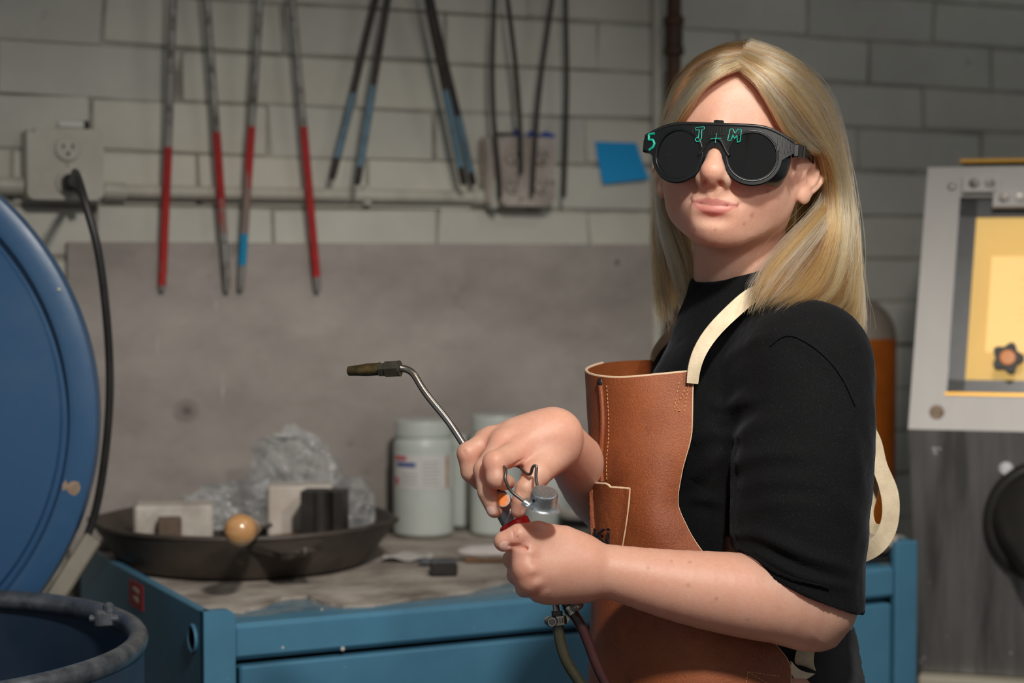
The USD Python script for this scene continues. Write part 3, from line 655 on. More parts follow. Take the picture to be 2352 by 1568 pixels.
# white rag with a brown stick under it
q = onz(1115, 1292, ZM + .003) + F0 * .02
rag = trimesh.creation.icosphere(4, 1.0); rag.apply_transform(np.diag([.045, .024, .011, 1]))
part(None, "rag", grid_disp(xf(rag, q + ZUP * .014, x=R, y=F0), .004, 45, 2), mat("white_rag", lin(206, 200, 196), 0.9, col2=lin(186, 178, 172), scale=16), smooth=True, label="folded white rag on the mat left of the fist", cat="rag")
part(None, "wood_stick", sweep(np.array([q + R * -.03 + ZUP * .003 - F0 * .012, q + R * .05 + ZUP * .003 - F0 * .004]), 0.0035, 10), mat("brown_stick", lin(126, 88, 56), 0.6), label="thin brown stick lying under the folded white rag", cat="stick")
q = onz(935, 1290, ZM + .003) + F0 * .02
pp_ = []
for v_ in np.linspace(0, 1, 8):
    pp_.append([q + R * (u_ - .5) * .075 + F0 * (v_ - .3) * .05 + ZUP * (.004 + .003 * math.sin(u_ * 9 + v_ * 4)) for u_ in np.linspace(0, 1, 14)])
part(None, "paper_scrap", sheet(np.array(pp_), .0012), mat("paper_white", lin(210, 206, 200), 0.8), label="crinkled white paper scrap on the mat right of the skillet", cat="paper")
# lump of cloth at the right end of the cabinet
q = onz(2012, 1296, ZT + .001) + F0 * .05
lump = trimesh.creation.icosphere(4, 1.0); lump.apply_transform(np.diag([.062, .045, .017, 1]))
part(None, "cloth_lump", grid_disp(xf(lump, q + ZUP * .027, x=R, y=F0), .009, 28, 6), mat("cream_cloth", lin(214, 198, 182), 0.9, col2=lin(180, 162, 146), scale=18), smooth=True, label="lump of cream cloth on the right end of the blue cabinet", cat="cloth")
part(None, "black_tray", xf(rbox((0.10, 0.08, 0.006), .002), q - R * .01 + ZUP * .0045, x=(1, 0, 0), y=(0, 1, 0)), MBLK, label="flat black tray under the lump of cream cloth", cat="tray")

# ------------------------------------------------------------------ drum and lid at the left
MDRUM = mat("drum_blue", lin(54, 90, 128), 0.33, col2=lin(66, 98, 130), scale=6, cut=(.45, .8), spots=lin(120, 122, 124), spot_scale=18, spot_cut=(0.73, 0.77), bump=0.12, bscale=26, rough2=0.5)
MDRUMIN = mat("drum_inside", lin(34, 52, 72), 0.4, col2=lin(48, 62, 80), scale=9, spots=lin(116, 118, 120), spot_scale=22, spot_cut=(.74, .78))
MRING = mat("clamp_ring", lin(128, 132, 138), 0.35, 0.6, col2=lin(84, 90, 98), scale=40)
dc = P(-362, 1497, 2.14); RD = 692 / FPX * 2.14
drum = thing("steel_drum", (dc[0], dc[1], 0), "open blue steel drum with a clamp ring, at the left edge below its lid", "drum")
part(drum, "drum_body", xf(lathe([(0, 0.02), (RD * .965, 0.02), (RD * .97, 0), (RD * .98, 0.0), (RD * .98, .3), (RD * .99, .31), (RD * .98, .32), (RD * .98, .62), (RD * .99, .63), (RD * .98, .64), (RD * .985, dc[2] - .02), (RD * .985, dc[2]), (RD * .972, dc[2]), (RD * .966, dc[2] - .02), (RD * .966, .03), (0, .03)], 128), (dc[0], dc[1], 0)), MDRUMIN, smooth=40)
part(drum, "clamp_ring", xf(lathe([(RD * .965 + 0.0115 * math.cos(t), dc[2] + 0.004 + .0125 * math.sin(t)) for t in np.linspace(0, 2 * math.pi, 15)[:-1]], 128, closed=True), (dc[0], dc[1], 0)), MRING, smooth=60)
cl = P(238, 1420, 2.26)
lug = part(drum, "clamp_lug", cat_([xf(rbox((.022, .016, .02), .003), cl), xf(rbox((.012, .012, .014), .003), cl + ZUP * .012 + R * .006), sweep(np.array([cl - R * .016, cl + R * .018]), .0045, 10)]), MRING)
lc = P(-470, 957, 2.50); RL = 690 / FPX * 2.50
ln = nrm(-F0 * 1.0 + R * 0.04)
lid = thing("drum_lid", lc - ZUP * RL, "big round blue steel drum lid standing on edge behind the open drum", "lid")
lp = [(0, 0.0), (RL * .872, 0.0), (RL * .880, -0.006), (RL * .895, -0.0065), (RL * .903, 0.0), (RL * .91, 0.007), (RL * .93, 0.010), (RL * .972, 0.008), (RL * .995, 0.004), (RL, -0.006), (RL * 0.998, -0.028), (RL * .99, -.028), (RL * .985, -.01), (0, -.014)]
part(lid, "lid_disc", xf(lathe(lp, 160), lc, z=ln), MDRUM, smooth=40)
for px, py, s in ((157, 1123, .012), (132, 665, .0025)):
    q = P(px, py, 2.49); q = q - ln * ((q - lc) @ ln - 0.0085)
    part(lid, "paint_chip", xf(lathe([(0, .0018), (s * .5, .0015), (s, 0), (0, -.001)], 11), q, z=ln), mat("bare_patch", lin(176, 150, 128), 0.7, col2=lin(140, 120, 100), scale=60) if s > .01 else MCHIP)
# cream batten leaning behind the lid
ba, bb = P(215, 1235, 2.62), P(85, 1440, 2.56)
part(None, "batten", xf(rbox((.026, np.linalg.norm(bb - ba), .02), .003), (ba + bb) / 2, y=bb - ba, x=np.cross(bb - ba, F0)), mat("cream_batten", lin(128, 121, 108), 0.6, col2=lin(100, 94, 84), scale=12), label="cream painted batten leaning low behind the blue lid", cat="batten")

# ------------------------------------------------------------------ gas cylinder
q = P(1956, 900, 3.42)
gc = thing("gas_cylinder", (q[0], q[1], 0), "tall orange gas cylinder with a grey shoulder, standing behind her back", "gas cylinder")
ztop_ = P(1956, 682, 3.42)[2]; zsh = P(1956, 775, 3.42)[2]; rg = 0.078
MORANGE = mat("orange_paint", lin(176, 92, 22), 0.45, col2=lin(140, 72, 20), scale=7, spots=lin(60, 44, 28), spot_scale=20, spot_cut=(.68, .76))
part(gc, "cylinder_body", xf(lathe([(0, 0), (rg * .9, 0), (rg, .02), (rg, zsh), (0, zsh)], 48), (q[0], q[1], 0)), MORANGE, smooth=40)
part(gc, "shoulder", xf(lathe([(rg, zsh)] + [(rg * math.cos(t) * .99 + .0, zsh + .002 + (ztop_ - zsh) * math.sin(t)) for t in np.linspace(0, 1.4, 12)] + [(0, ztop_)], 48), (q[0], q[1], 0)), mat("grey_shoulder", lin(150, 140, 128), 0.5, col2=lin(120, 110, 100), scale=12), smooth=60)
part(gc, "neck_ring", xf(lathe([(0, ztop_ - .002), (.022, ztop_ - .002), (.022, ztop_ + .02), (.016, ztop_ + .03), (0, ztop_ + .03)], 24), (q[0], q[1], 0)), mat("yellow_ring", lin(190, 150, 40), 0.5))
vv = part(gc, "valve", xf(lathe([(0, ztop_ + .03), (.011, ztop_ + .03), (.011, ztop_ + .07), (.02, ztop_ + .072), (.02, ztop_ + .085), (0, ztop_ + .085)], 20), (q[0], q[1], 0)), MSTEEL)

# ------------------------------------------------------------------ stainless glove cabinet at the right
MSS = mat("stainless", lin(178, 174, 170), 0.5, 0.35, col2=lin(164, 160, 156), scale=5, stretch=(1, 1, .2), bump=0.05, bscale=200, bstretch=(1, 1, .05), spots=lin(120, 100, 80), spot_scale=9, spot_cut=(.76, .8))
MSSD = mat("stainless_dirty", lin(150, 146, 143), 0.34, 0.7, col2=lin(88, 86, 84), scale=7, stretch=(3, 3, .35), cut=(.35, .65), spots=lin(214, 214, 212), spot_scale=42, spot_cut=(.70, .73), rough2=0.5)
e1 = nrm(0.963 * R - 0.269 * F0); en = -nrm(0.963 * F0 + 0.269 * R)
G0 = P(2112, 1540, 3.02)
gm, gt = P(2086, 985, 3.0), P(2131, 386, 3.09)
gb = thing("blast_cabinet", G0 * [1, 1, 0], "stainless steel glove cabinet with a lit amber window, at the right edge", "blast cabinet")
WID = 0.78
def gp(base, s, n_=0.0): return base + e1 * s + en * n_
base_c = [G0 * [1, 1, 0] + ZUP * 0.0, G0, gm]
def slab(a, b, w0, w1, th, mat_, name, parent=gb, **k):
    """a plate between heights a and b (points on the left edge), s from w0 to w1"""
    g = np.array([[gp(b, s) for s in np.linspace(w0, w1, 6)], [gp((a + b) / 2, s) for s in np.linspace(w0, w1, 6)], [gp(a, s) for s in np.linspace(w0, w1, 6)]])
    nn = nrm(np.cross(e1, b - a)); nn = nn if nn @ en > 0 else -nn
    return part(parent, name, sheet(g - nn * th / 2, th), mat_, **k)
low = slab(G0, gm, 0, WID, 0.004, MSSD, "lower_panel")
up = gt - gm; upn = nrm(np.cross(e1, up)); upn = upn if upn @ en > 0 else -upn
def pp2(s, t, n_=0.0): return gt + (gm - gt) * t + e1 * s + upn * n_
def plate(s0, s1, t0, t1, th, m_, name, parent=gb, off=0.0, **k):
    g = np.array([[pp2(s, t, off - th / 2) for s in np.linspace(s0, s1, 4)] for t in np.linspace(t0, t1, 4)])
    return part(parent, name, sheet(g, th), m_, **k)
S0, S1, T0, T1 = 0.054, 0.62, 0.115, 0.868
fr_ = plate(0, S0, 0, 1, 0.006, MSS, "frame_stile")
plate(S0, S1, 0, T0, 0.006, MSS, "frame_rail"); plate(S0, S1, T1, 1, 0.006, MSS, "frame_rail"); plate(S1, WID, 0, 1, 0.006, MSS, "frame_stile")
for a_, b_ in (((S0, S0 + .027), (T0, T1)), ((S0, S1), (T0, T0 + .07)), ((S0, S1), (T1 - .062, T1))):
    plate(a_[0], a_[1], b_[0], b_[1], 0.004, mat("gasket_grey", lin(74, 74, 76), 0.35, col2=lin(50, 50, 52), scale=14), "gasket", off=-0.012)
MGLOW = mat("amber_film", lin(200, 160, 90), 0.7, col2=lin(184, 142, 74), scale=6, emit=lin(240, 202, 124), emit_s=0.62)
MGLOW2 = mat("amber_sheet", lin(220, 180, 110), 0.7, emit=lin(246, 214, 144), emit_s=0.70)
fm = plate(S0 + .027, S1 - .02, T0 + .07, T1 - .062, 0.002, MGLOW, "amber_film", off=-0.016, label="amber film lit from behind")
plate(S0 + .055, S1 - .05, 0.335, 0.70, 0.001, MGLOW2, "paper_sheet", parent=fm, off=-0.0145)
for t in (.42, .455, .53, .555, .58):
    plate(S0 + .10, S1 - .12 - .3 * ((t * 50) % 1), t, t + .002, 0.0005, MGLOW, "printed_line", parent=fm, off=-0.0140)
MPANE = usdkit.material(stage, "/World/Looks/window_pane", {"tr": ("transparent_bsdf", {}), "gl": ("glossy_bsdf", {"color": (1, 1, 1), "roughness": 0.05}), "fr": ("fresnel", {"IOR": 1.5}), "mx": ("mix_closure", {})},
    [("fr.fac", "mx.fac"), ("tr.BSDF", "mx.closure1"), ("gl.BSDF", "mx.closure2")], surface="mx.closure")
plate(S0, S1, T0, T1, 0.003, MPANE, "window_pane", off=-0.007)
MBRASS = mat("brass_strip", lin(176, 134, 62), 0.4, 0.8)
plate(S0 - .002, S1, T1 - .008, T1 + .004, 0.004, MBRASS, "brass_strip", off=0.002)
tb = gt - en * .02
g = np.array([[tb + e1 * s + ZUP * .012 - en * q_ for s in (.05, .3, WID)] for q_ in (0, .06, .12)])
part(gb, "brass_strip", sheet(g, .006), MBRASS)
for s0, t0 in ((0.058, .038), (0.106, .095)):
    bkk = plate(s0, s0 + .058, t0, t0 + .068, 0.014, MSS, "hinge_block", off=0.014)
    for s in (.017, .042):
        c = pp2(s0 + s, t0 + .034, .0142)
        part(bkk, "bolt", xf(lathe([(0, .0006), (.004, .001), (.0075, 0.0012), (.0085, 0), (0, -.001)], 18), c, z=upn), MSTEEL)
c = pp2(.040, .075, .0)
part(gb, "screw", xf(lathe([(0, .004), (.004, .0035), (.0065, 0), (0, -.001)], 16), c, z=upn), MSTEEL)
# star knob
kc = pp2(0.1445, 0.742, 0.012)
a = np.linspace(0, 2 * math.pi, 80)[:-1]
star = sg.Polygon(np.stack([np.cos(a), np.sin(a)], -1) * (0.0215 + 0.0035 * np.cos(5 * a))[:, None])
MORC = mat("orange_cap", lin(255, 150, 56), 0.4, emit=lin(238, 120, 30), emit_s=0.0)
kx = nrm(np.cross(ZUP, upn))
kn = part(gb, "star_knob", cat_([xf(extrude(star, 0.016), kc, z=upn, x=kx), xf(lathe([(0, -.02), (.008, -.02), (.008, 0), (0, 0)], 16), kc, z=upn)]), MBLK)
part(kn, "knob_cap", xf(lathe([(0, .0185), (.011, .018), (.0125, .016), (0, .015)], 28), kc, z=upn), MORC, label="orange cap")
# rust mark
c = pp2(.042, .935, .001)
part(gb, "rust_mark", xf(lathe([(0, .0012), (.007, .001), (.012, 0), (0, -.001)], 9), c, z=upn), mat("rust_mark", lin(120, 92, 72), .8, col2=lin(170, 150, 130), scale=90))
# sides and back so the box has depth
BK = 0.5
def quad3(pts, name, m_):
    g = np.array([[pts[0], (pts[0] + pts[1]) / 2, pts[1]], [pts[3], (pts[3] + pts[2]) / 2, pts[2]]]); part(gb, name, sheet(g, .003), m_)
z0p = G0 - ZUP * .10
for s in (0.002, WID - .002):
    quad3([gp(gm, s), gp(gm, s, -BK), gp(G0, s, -BK), gp(G0, s)], "side_panel", MSSD)
    quad3([gp(gt, s), gp(gt, s, -BK + .2), gp(gm, s, -BK), gp(gm, s)], "side_panel", MSS)
quad3([gt, gp(gt, WID), gp(gt, WID, -BK + .2), gp(gt, 0, -BK + .2)], "top_panel", MSS)
quad3([gp(gt, 0, -BK + .2), gp(gt, WID, -BK + .2), gp(gm, WID, -BK), gp(gm, 0, -BK)], "back_panel", MSSD)
quad3([gp(gm, 0, -BK), gp(gm, WID, -BK), gp(G0, WID, -BK), gp(G0, 0, -BK)], "back_panel", MSSD)
part(gb, "sill", xf(rbox((WID, BK + .03, .02), .003), gp(G0, WID / 2, -BK / 2 + .02) - ZUP * .012, x=e1, y=-en), mat("cream_sill", lin(186, 178, 160), .5))
part(gb, "base", xf(rbox((WID - .02, BK - .02, G0[2] - .03), .01), gp(G0, WID / 2 + .005, -BK / 2) * [1, 1, 0] + ZUP * (G0[2] - .03) / 2, x=e1, y=-en), MDARK)
# glove port and hanging rubber glove
pcn = gm + (G0 - gm) * 0.36 + e1 * 0.205
MGLV = mat("rubber_glove", lin(42, 40, 36), 0.38, col2=lin(70, 64, 56), scale=10, cut=(.5, .9))
part(gb, "glove_ring", xf(lathe([(.085 + .012 * math.cos(t), .012 * math.sin(t)) for t in np.linspace(0, 2 * math.pi, 13)[:-1]], 48, closed=True), pcn + en * .01, z=en), MGLV, smooth=60)
prof = [(0.086, 0), (.082, .02), (.070, .05), (.05, .10), (.03, .14), (.012, .17), (0, .175)]
gl_ = lathe(prof, 48); v, f = tri(gl_)
an = np.arctan2(v[:, 1], v[:, 0]); tt = v[:, 2] / .175
v[:, :2] *= (1 + .16 * tt * np.cos(an * 4 + 1))[:, None]
wv = v[:, :1] * e1 * 1.0 + v[:, 1:2] * ZUP + v[:, 2:3] * (en * .6)
wv[:, 2] -= (tt ** 1.4) * .085
gv = part(gb, "rubber_glove", trimesh.Trimesh(wv + pcn + en * .01, f, process=False), MGLV, smooth=50)
c = P(2290, 1070, 2.93)
part(gb, "white_button", xf(lathe([(0, .01), (.008, .008), (.012, 0), (.008, -.004), (0, -.004)], 20), gp(gm, 0) + (G0 - gm) * .155 + e1 * .146, z=en), mat("white_button", lin(230, 230, 230), .3))
# ------------------------------------------------------------------ smooth solids: distance fields on a grid, in camera axes (right, up, back)
class Vol:
    def __init__(s, lo, hi, h):
        s.lo = np.asarray(lo, float); s.h = h
        s.n = np.ceil((np.asarray(hi, float) - s.lo) / h).astype(int) + 1
        s.v = np.full(s.n, 0.03, np.float32)
        s.ax = [(s.lo[k] + np.arange(s.n[k]) * h).astype(np.float32) for k in range(3)]
    def op(s, lo, hi, fn, k, mode):
        m = 1.25 * k + 3 * s.h
        a = np.clip(np.floor((np.asarray(lo) - m - s.lo) / s.h).astype(int), 0, s.n); b = np.clip(np.ceil((np.asarray(hi) + m - s.lo) / s.h).astype(int) + 1, 0, s.n)
        if (b <= a).any(): return
        sl = tuple(slice(x, y) for x, y in zip(a, b))
        X, Y, Z = s.ax[0][sl[0]][:, None, None], s.ax[1][sl[1]][None, :, None], s.ax[2][sl[2]][None, None, :]
        d = fn(X, Y, Z).astype(np.float32); v = s.v[sl]
        if mode == "+":
            hh = np.clip(0.5 + 0.5 * (v - d) / k, 0, 1) if k > 0 else (d < v).astype(np.float32)
            s.v[sl] = v * (1 - hh) + d * hh - (k * hh * (1 - hh) if k > 0 else 0)
        elif mode == "-":
            d = -d; hh = np.clip(0.5 - 0.5 * (v - d) / k, 0, 1)
            s.v[sl] = v * (1 - hh) + d * hh + k * hh * (1 - hh)
        elif mode == "&":
            hh = np.clip(0.5 - 0.5 * (v - d) / k, 0, 1)
            s.v[sl] = v * (1 - hh) + d * hh + k * hh * (1 - hh)
    def cone(s, a, b, ra, rb, k=0.006, mode="+"):
        a, b = np.asarray(a, float), np.asarray(b, float); ab = b - a; L = max(ab @ ab, 1e-12)
        def fn(X, Y, Z):
            t = np.clip(((X - a[0]) * ab[0] + (Y - a[1]) * ab[1] + (Z - a[2]) * ab[2]) / L, 0, 1)
            return np.sqrt((X - a[0] - t * ab[0]) ** 2 + (Y - a[1] - t * ab[1]) ** 2 + (Z - a[2] - t * ab[2]) ** 2) - (ra + t * (rb - ra))
        r = max(ra, rb); s.op(np.minimum(a, b) - r, np.maximum(a, b) + r, fn, k, mode)
    def ball(s, c, r, k=0.006, mode="+"): s.cone(c, np.asarray(c) + 1e-6, r, r, k, mode)
    def chain(s, pts, rs, k=0.006, mode="+", n=0):
        pts = np.asarray(pts, float); rs = np.broadcast_to(np.asarray(rs, float), (len(pts),))
        if n:
            q = spline(np.hstack([pts, rs[:, None]]), n); pts, rs = q[:, :3], q[:, 3]
        def fn(X, Y, Z):
            best = None
            for i in range(len(pts) - 1):
                a, ab = pts[i], pts[i + 1] - pts[i]; L = max(ab @ ab, 1e-12)
                t = np.clip(((X - a[0]) * ab[0] + (Y - a[1]) * ab[1] + (Z - a[2]) * ab[2]) / L, 0, 1)
                d = np.sqrt((X - a[0] - t * ab[0]) ** 2 + (Y - a[1] - t * ab[1]) ** 2 + (Z - a[2] - t * ab[2]) ** 2) - (rs[i] + t * (rs[i + 1] - rs[i]))
                best = d if best is None else np.minimum(best, d)
            return best
        s.op(pts.min(0) - rs.max(), pts.max(0) + rs.max(), fn, k, mode)
    def ell(s, c, r, k=0.006, rot=None, mode="+"):
        c, r = np.asarray(c, float), np.asarray(r, float); A = np.eye(3) if rot is None else np.asarray(rot, float).T    # rows: local axes
        def fn(X, Y, Z):
            x, y, z = X - c[0], Y - c[1], Z - c[2]
            q = [A[i, 0] * x + A[i, 1] * y + A[i, 2] * z for i in range(3)]
            k0 = np.sqrt(sum((q[i] / r[i]) ** 2 for i in range(3))); k1 = np.sqrt(sum((q[i] / r[i] ** 2) ** 2 for i in range(3)))
            return k0 * (k0 - 1) / np.maximum(k1, 1e-6)
        e = np.sqrt(((A.T * r[None, :]) ** 2).sum(1)); s.op(c - e, c + e, fn, k, mode)
    def half(s, o, n_, k=0.002):
        """keeps what lies behind the plane through o with outward normal n_"""
        o, n_ = np.asarray(o, float), nrm(n_)
        s.op(s.lo, s.lo + s.n * s.h, lambda X, Y, Z: (X - o[0]) * n_[0] + (Y - o[1]) * n_[1] + (Z - o[2]) * n_[2], k, "&")
    def mesh(s, it=4):
        return nets(s.v, s.lo, s.h, it)
def nets(v, lo, h, it=4):
    """surface nets: one vertex per cell that the surface crosses"""
    neg = v < 0
    c = np.zeros(np.array(v.shape) - 1, np.uint8)
    for o in np.ndindex(2, 2, 2): c += neg[o[0]:neg.shape[0] - 1 + o[0], o[1]:neg.shape[1] - 1 + o[1], o[2]:neg.shape[2] - 1 + o[2]]
    cells = np.argwhere((c > 0) & (c < 8))
    idx = np.full(c.shape, -1, np.int32); idx[tuple(cells.T)] = np.arange(len(cells))
    P_, W_ = np.zeros((len(cells), 3)), np.zeros(len(cells))
    cv = {o: v[cells[:, 0] + o[0], cells[:, 1] + o[1], cells[:, 2] + o[2]].astype(float) for o in np.ndindex(2, 2, 2)}
    for a in np.ndindex(2, 2, 2):
        for k in range(3):
            if a[k]: continue
            b = tuple(1 if i == k else a[i] for i in range(3))
            m = (cv[a] < 0) != (cv[b] < 0); t = np.where(m, cv[a] / np.where(m, cv[a] - cv[b], 1), 0)
            p = np.tile(np.array(a, float), (len(cells), 1)); p[:, k] += t
            P_[m] += p[m]; W_[m] += 1
    vert = (cells + P_ / W_[:, None]) * h + lo
    faces = []
    for k in range(3):
        i, j = (k + 1) % 3, (k + 2) % 3
        sa = [slice(1, -1)] * 3; sb = [slice(1, -1)] * 3; sa[k] = slice(0, -1); sb[k] = slice(1, None)
        A, B = neg[tuple(sa)], neg[tuple(sb)]
        e = np.argwhere(A != B); flip = A[tuple(e.T)]
        e = e + 1; e[:, k] -= 1
        def at(di, dj):
            q = e.copy(); q[:, i] += di; q[:, j] += dj; return idx[q[:, 0], q[:, 1], q[:, 2]]
        q = np.stack([at(-1, -1), at(0, -1), at(0, 0), at(-1, 0)], -1)
        q = np.where(flip[:, None], q, q[:, ::-1]); faces.append(q)
    q = np.vstack(faces); q = q[(q >= 0).all(1)]
    f = np.vstack([q[:, [0, 1, 2]], q[:, [0, 2, 3]]])
    # smoothing without shrinking (Taubin)
    from scipy.sparse import coo_matrix, diags
    e = np.vstack([q[:, [0, 1]], q[:, [1, 2]], q[:, [2, 3]], q[:, [3, 0]]]); e = np.vstack([e, e[:, ::-1]])
    L = coo_matrix((np.ones(len(e)), (e[:, 0], e[:, 1])), shape=(len(vert),) * 2).tocsr(); L.data[:] = 1
    L = diags(1 / np.maximum(np.asarray(L.sum(1)).ravel(), 1)) @ L
    for _ in range(it):
        vert = vert + 0.5 * (L @ vert - vert); vert = vert - 0.53 * (L @ vert - vert)
    return vert, f
def relax(v, f, w, it):
    """evens out the surface where w (per vertex, 0 to 1) says so"""
    from scipy.sparse import coo_matrix, diags
    e = np.vstack([f[:, [0, 1]], f[:, [1, 2]], f[:, [2, 0]]]); e = np.vstack([e, e[:, ::-1]])
    L = coo_matrix((np.ones(len(e)), (e[:, 0], e[:, 1])), shape=(len(v),) * 2).tocsr(); L.data[:] = 1
    L = diags(1 / np.maximum(np.asarray(L.sum(1)).ravel(), 1)) @ L
    for _ in range(it): v = v + .6 * w[:, None] * (L @ v - v)
    return v
def mm(v): return np.asarray(v, float) * 0.001
# ------------------------------------------------------------------ the woman: head, neck, arms and hands as one surface
def rotx(a): c, s = math.cos(a), math.sin(a); return np.array([[1, 0, 0], [0, c, -s], [0, s, c]])
def roty(a): c, s = math.cos(a), math.sin(a); return np.array([[c, 0, s], [0, 1, 0], [-s, 0, c]])
def rotz(a): c, s = math.cos(a), math.sin(a); return np.array([[c, -s, 0], [s, c, 0], [0, 0, 1]])
rad = math.radians
HO = Q(1687, 349, 2.07)                                # head origin: between the ears at eye height
HR = roty(rad(-17)) @ rotx(rad(-5)) @ rotz(rad(-3.6))  # yaw to picture-left, chin up, tilt
def H(p): return mm(p) @ HR.T + HO                     # head millimetres (her left, up, forward) -> camera axes
def Hinv(c): return ((np.asarray(c) - HO) @ HR) * 1000

HV = Vol(HO + np.array([-.115, -.30, -.16]), HO + np.array([.125, .135, .155]), 0.0014)
def E(c, r, k=10, rot=None, mode="+"): HV.ell(H(c), mm(r), k * .001, HR if rot is None else HR @ rot, mode)
def C(a, b, ra, rb, k=6, mode="+"): HV.cone(H(a), H(b), ra * .001, rb * .001, k * .001, mode)
def CH(pts, rs, k=4, mode="+", n=16): HV.chain([H(p) for p in pts], np.asarray(rs, float) * .001 if np.ndim(rs) else rs * .001, k * .001, mode, n)
# neck first
NK0, NK1 = H((0, -45, -24)), Q(1708, 690, 2.12)
HV.cone(NK0, Q(1703, 600, 2.105), .050, .050, .01)
HV.cone(Q(1703, 600, 2.105), NK1, .050, .058, .01)
# skull and face
E((0, 28, -14), (71, 83, 94), 1)
E((0, 34, 22), (61, 54, 62), 34)
E((0, -26, 18), (61, 70, 65), 24)
E((0, -64, 24), (44, 36, 56), 20)
E((0, -92, 61), (22, 15, 21), 20)
for s in (-1, 1):
    E((s * 36, -36, 49), (27, 26, 27), 22)
    E((s * 45, -54, -2), (19, 30, 30), 22)
    E((s * 43, -58, 30), (17, 22, 26), 20)
E((0, -76, 34), (32, 20, 36), 18)
CH([(-56, -44, 0), (-43, -76, 26), (-19, -95, 56), (0, -98, 64), (19, -95, 56), (43, -76, 26), (56, -44, 0)], [12, 11, 12, 13, 12, 11, 12], 14, n=24)                      # fullness under the chin
# eye sockets with closed lids behind the dark glass
for s in (-1, 1):
    E((s * 32, -1, 92), (17, 11, 9), 12, mode="-")
    E((s * 32, -1, 70), (14, 12, 13), 4)
# nose
CH([(0, 16, 80), (0, -4, 88), (0, -24, 99), (0, -38, 105)], [6, 7.5, 9.5, 11], 14)
E((0, -40, 106.5), (12, 11, 11), 6)
for s in (-1, 1):
    E((s * 13.5, -45, 95), (7.0, 8.2, 10.5), 6)
    E((s * 7.6, -52.5, 101), (4.4, 5.4, 7.2), 2, rot=rotz(rad(s * 25)), mode="-")
C((0, -49, 106), (0, -56, 95), 4.2, 4.5, 4)
# mouth
_CH, _E = CH, E
def tilt(p): return (p[0], p[1] - .045 * p[0], p[2])
def CH(pts, rs, k=4, mode='+', n=16): _CH([tilt(p) for p in pts], rs, k, mode, n)
E((0, -70, 73), (30, 21, 17.5), 22)
CH([(-26, -68.2, 79), (-12, -68.6, 88.0), (-4, -67.9, 91.4), (0, -68.6, 91.8), (4, -67.9, 91.4), (12, -68.6, 88.0), (26, -68.2, 79)], [.7, 1.5, 1.9, 1.8, 1.9, 1.5, .7], 5)
CH([(-22, -71.6, 80), (-11, -76.2, 87.5), (0, -78.3, 90.6), (11, -76.2, 87.5), (22, -71.6, 80)], [.8, 2.8, 3.7, 2.8, .8], 5)
CH([(-26, -68.4, 80.3), (-22, -69.6, 83.8), (-14, -71.4, 89.8), (-5, -71.8, 95), (0, -72.6, 95.4), (5, -71.8, 95), (14, -71.4, 89.8), (22, -69.6, 83.8), (26, -68.4, 80.3)], [.3, .6, .8, .9, .9, .9, .8, .6, .3], 2.0, "-", 24)
E((0, -87, 91), (18, 3.5, 5), 9, mode="-")               # crease under the lower lip
E((0, -60, 101), (3.2, 6, 4), 5, mode="-")             # philtrum
for s in (-1, 1):
    CH([(s * 19, -47, 90), (s * 27, -58, 86), (s * 32, -72, 79)], [.5, .8, .4], 12, "-")
CH = _CH
# ears
def ear(s):
    rt = rotz(rad(-s * 6)) @ roty(rad(-s * 30)) @ rotx(rad(-10))
    def e(p): return (s * (74.5 + p[0] - p[2] * .5), -20 + p[1] * .88, -8 + p[2] * 1.05)
    E(e((-3, 0, 0)), (9, 20, 14), 10, rt)
    E(e((3, 0, -2)), (5, 24, 20), 7, rt)
    CH([e((2, 12, 14)), e((6, 25, 9)), e((9, 30, -4)), e((10, 22, -16)), e((9, 6, -20)), e((7, -10, -16)), e((5, -22, -6))], [2.5, 3.4, 3.6, 3.4, 3.2, 3, 3], 2.5)
    CH([e((6, 16, -2)), e((7.5, 8, -11)), e((6.5, -6, -11)), e((5, -15, -2))], [2.2, 2.6, 2.6, 2.6], 3)
    E(e((11, -2, 0)), (6, 10, 8), 3, rt, "-")
    E(e((11.5, 16, -9)), (4, 10, 4), 3, rt, "-")
    E(e((5, -4, 11)), (4, 6, 3.5), 3, rt)                # tragus
    E(e((4, -27, 1)), (5.5, 9, 8.5), 5, rt)             # lobe
ear(1); ear(-1)
head_v, head_f = HV.mesh(3)
h_ = Hinv(head_v)
w_ = np.clip((h_[:, 1] - 8) / 12, 0, 1) * np.clip((h_[:, 2] - 5) / 20, 0, 1) * (np.abs(h_[:, 0]) < 68)
head_v = relax(head_v, head_f, w_, 120)
w_ = np.clip((np.abs(h_[:, 0]) - 26) / 8, 0, 1) * np.clip((68 - np.abs(h_[:, 0])) / 6, 0, 1) * (h_[:, 2] > 0) * np.clip((-28 - h_[:, 1]) / 6, 0, 1)
head_v = relax(head_v, head_f, w_, 60)
w_ = np.clip((np.abs(h_[:, 0]) - 23) / 9, 0, 1) * np.clip((54 - np.abs(h_[:, 0])) / 8, 0, 1) * (h_[:, 2] > 40) * np.clip((-50 - h_[:, 1]) / 6, 0, 1) * np.clip((h_[:, 1] + 98) / 6, 0, 1)
head_v = relax(head_v, head_f, w_, 90)
w_ = (np.abs(h_[:, 0]) < 40) * (h_[:, 2] > 60) * np.clip((-54 - h_[:, 1]) / 4, 0, 1) * .8
head_v = relax(head_v, head_f, w_.astype(float), 5)

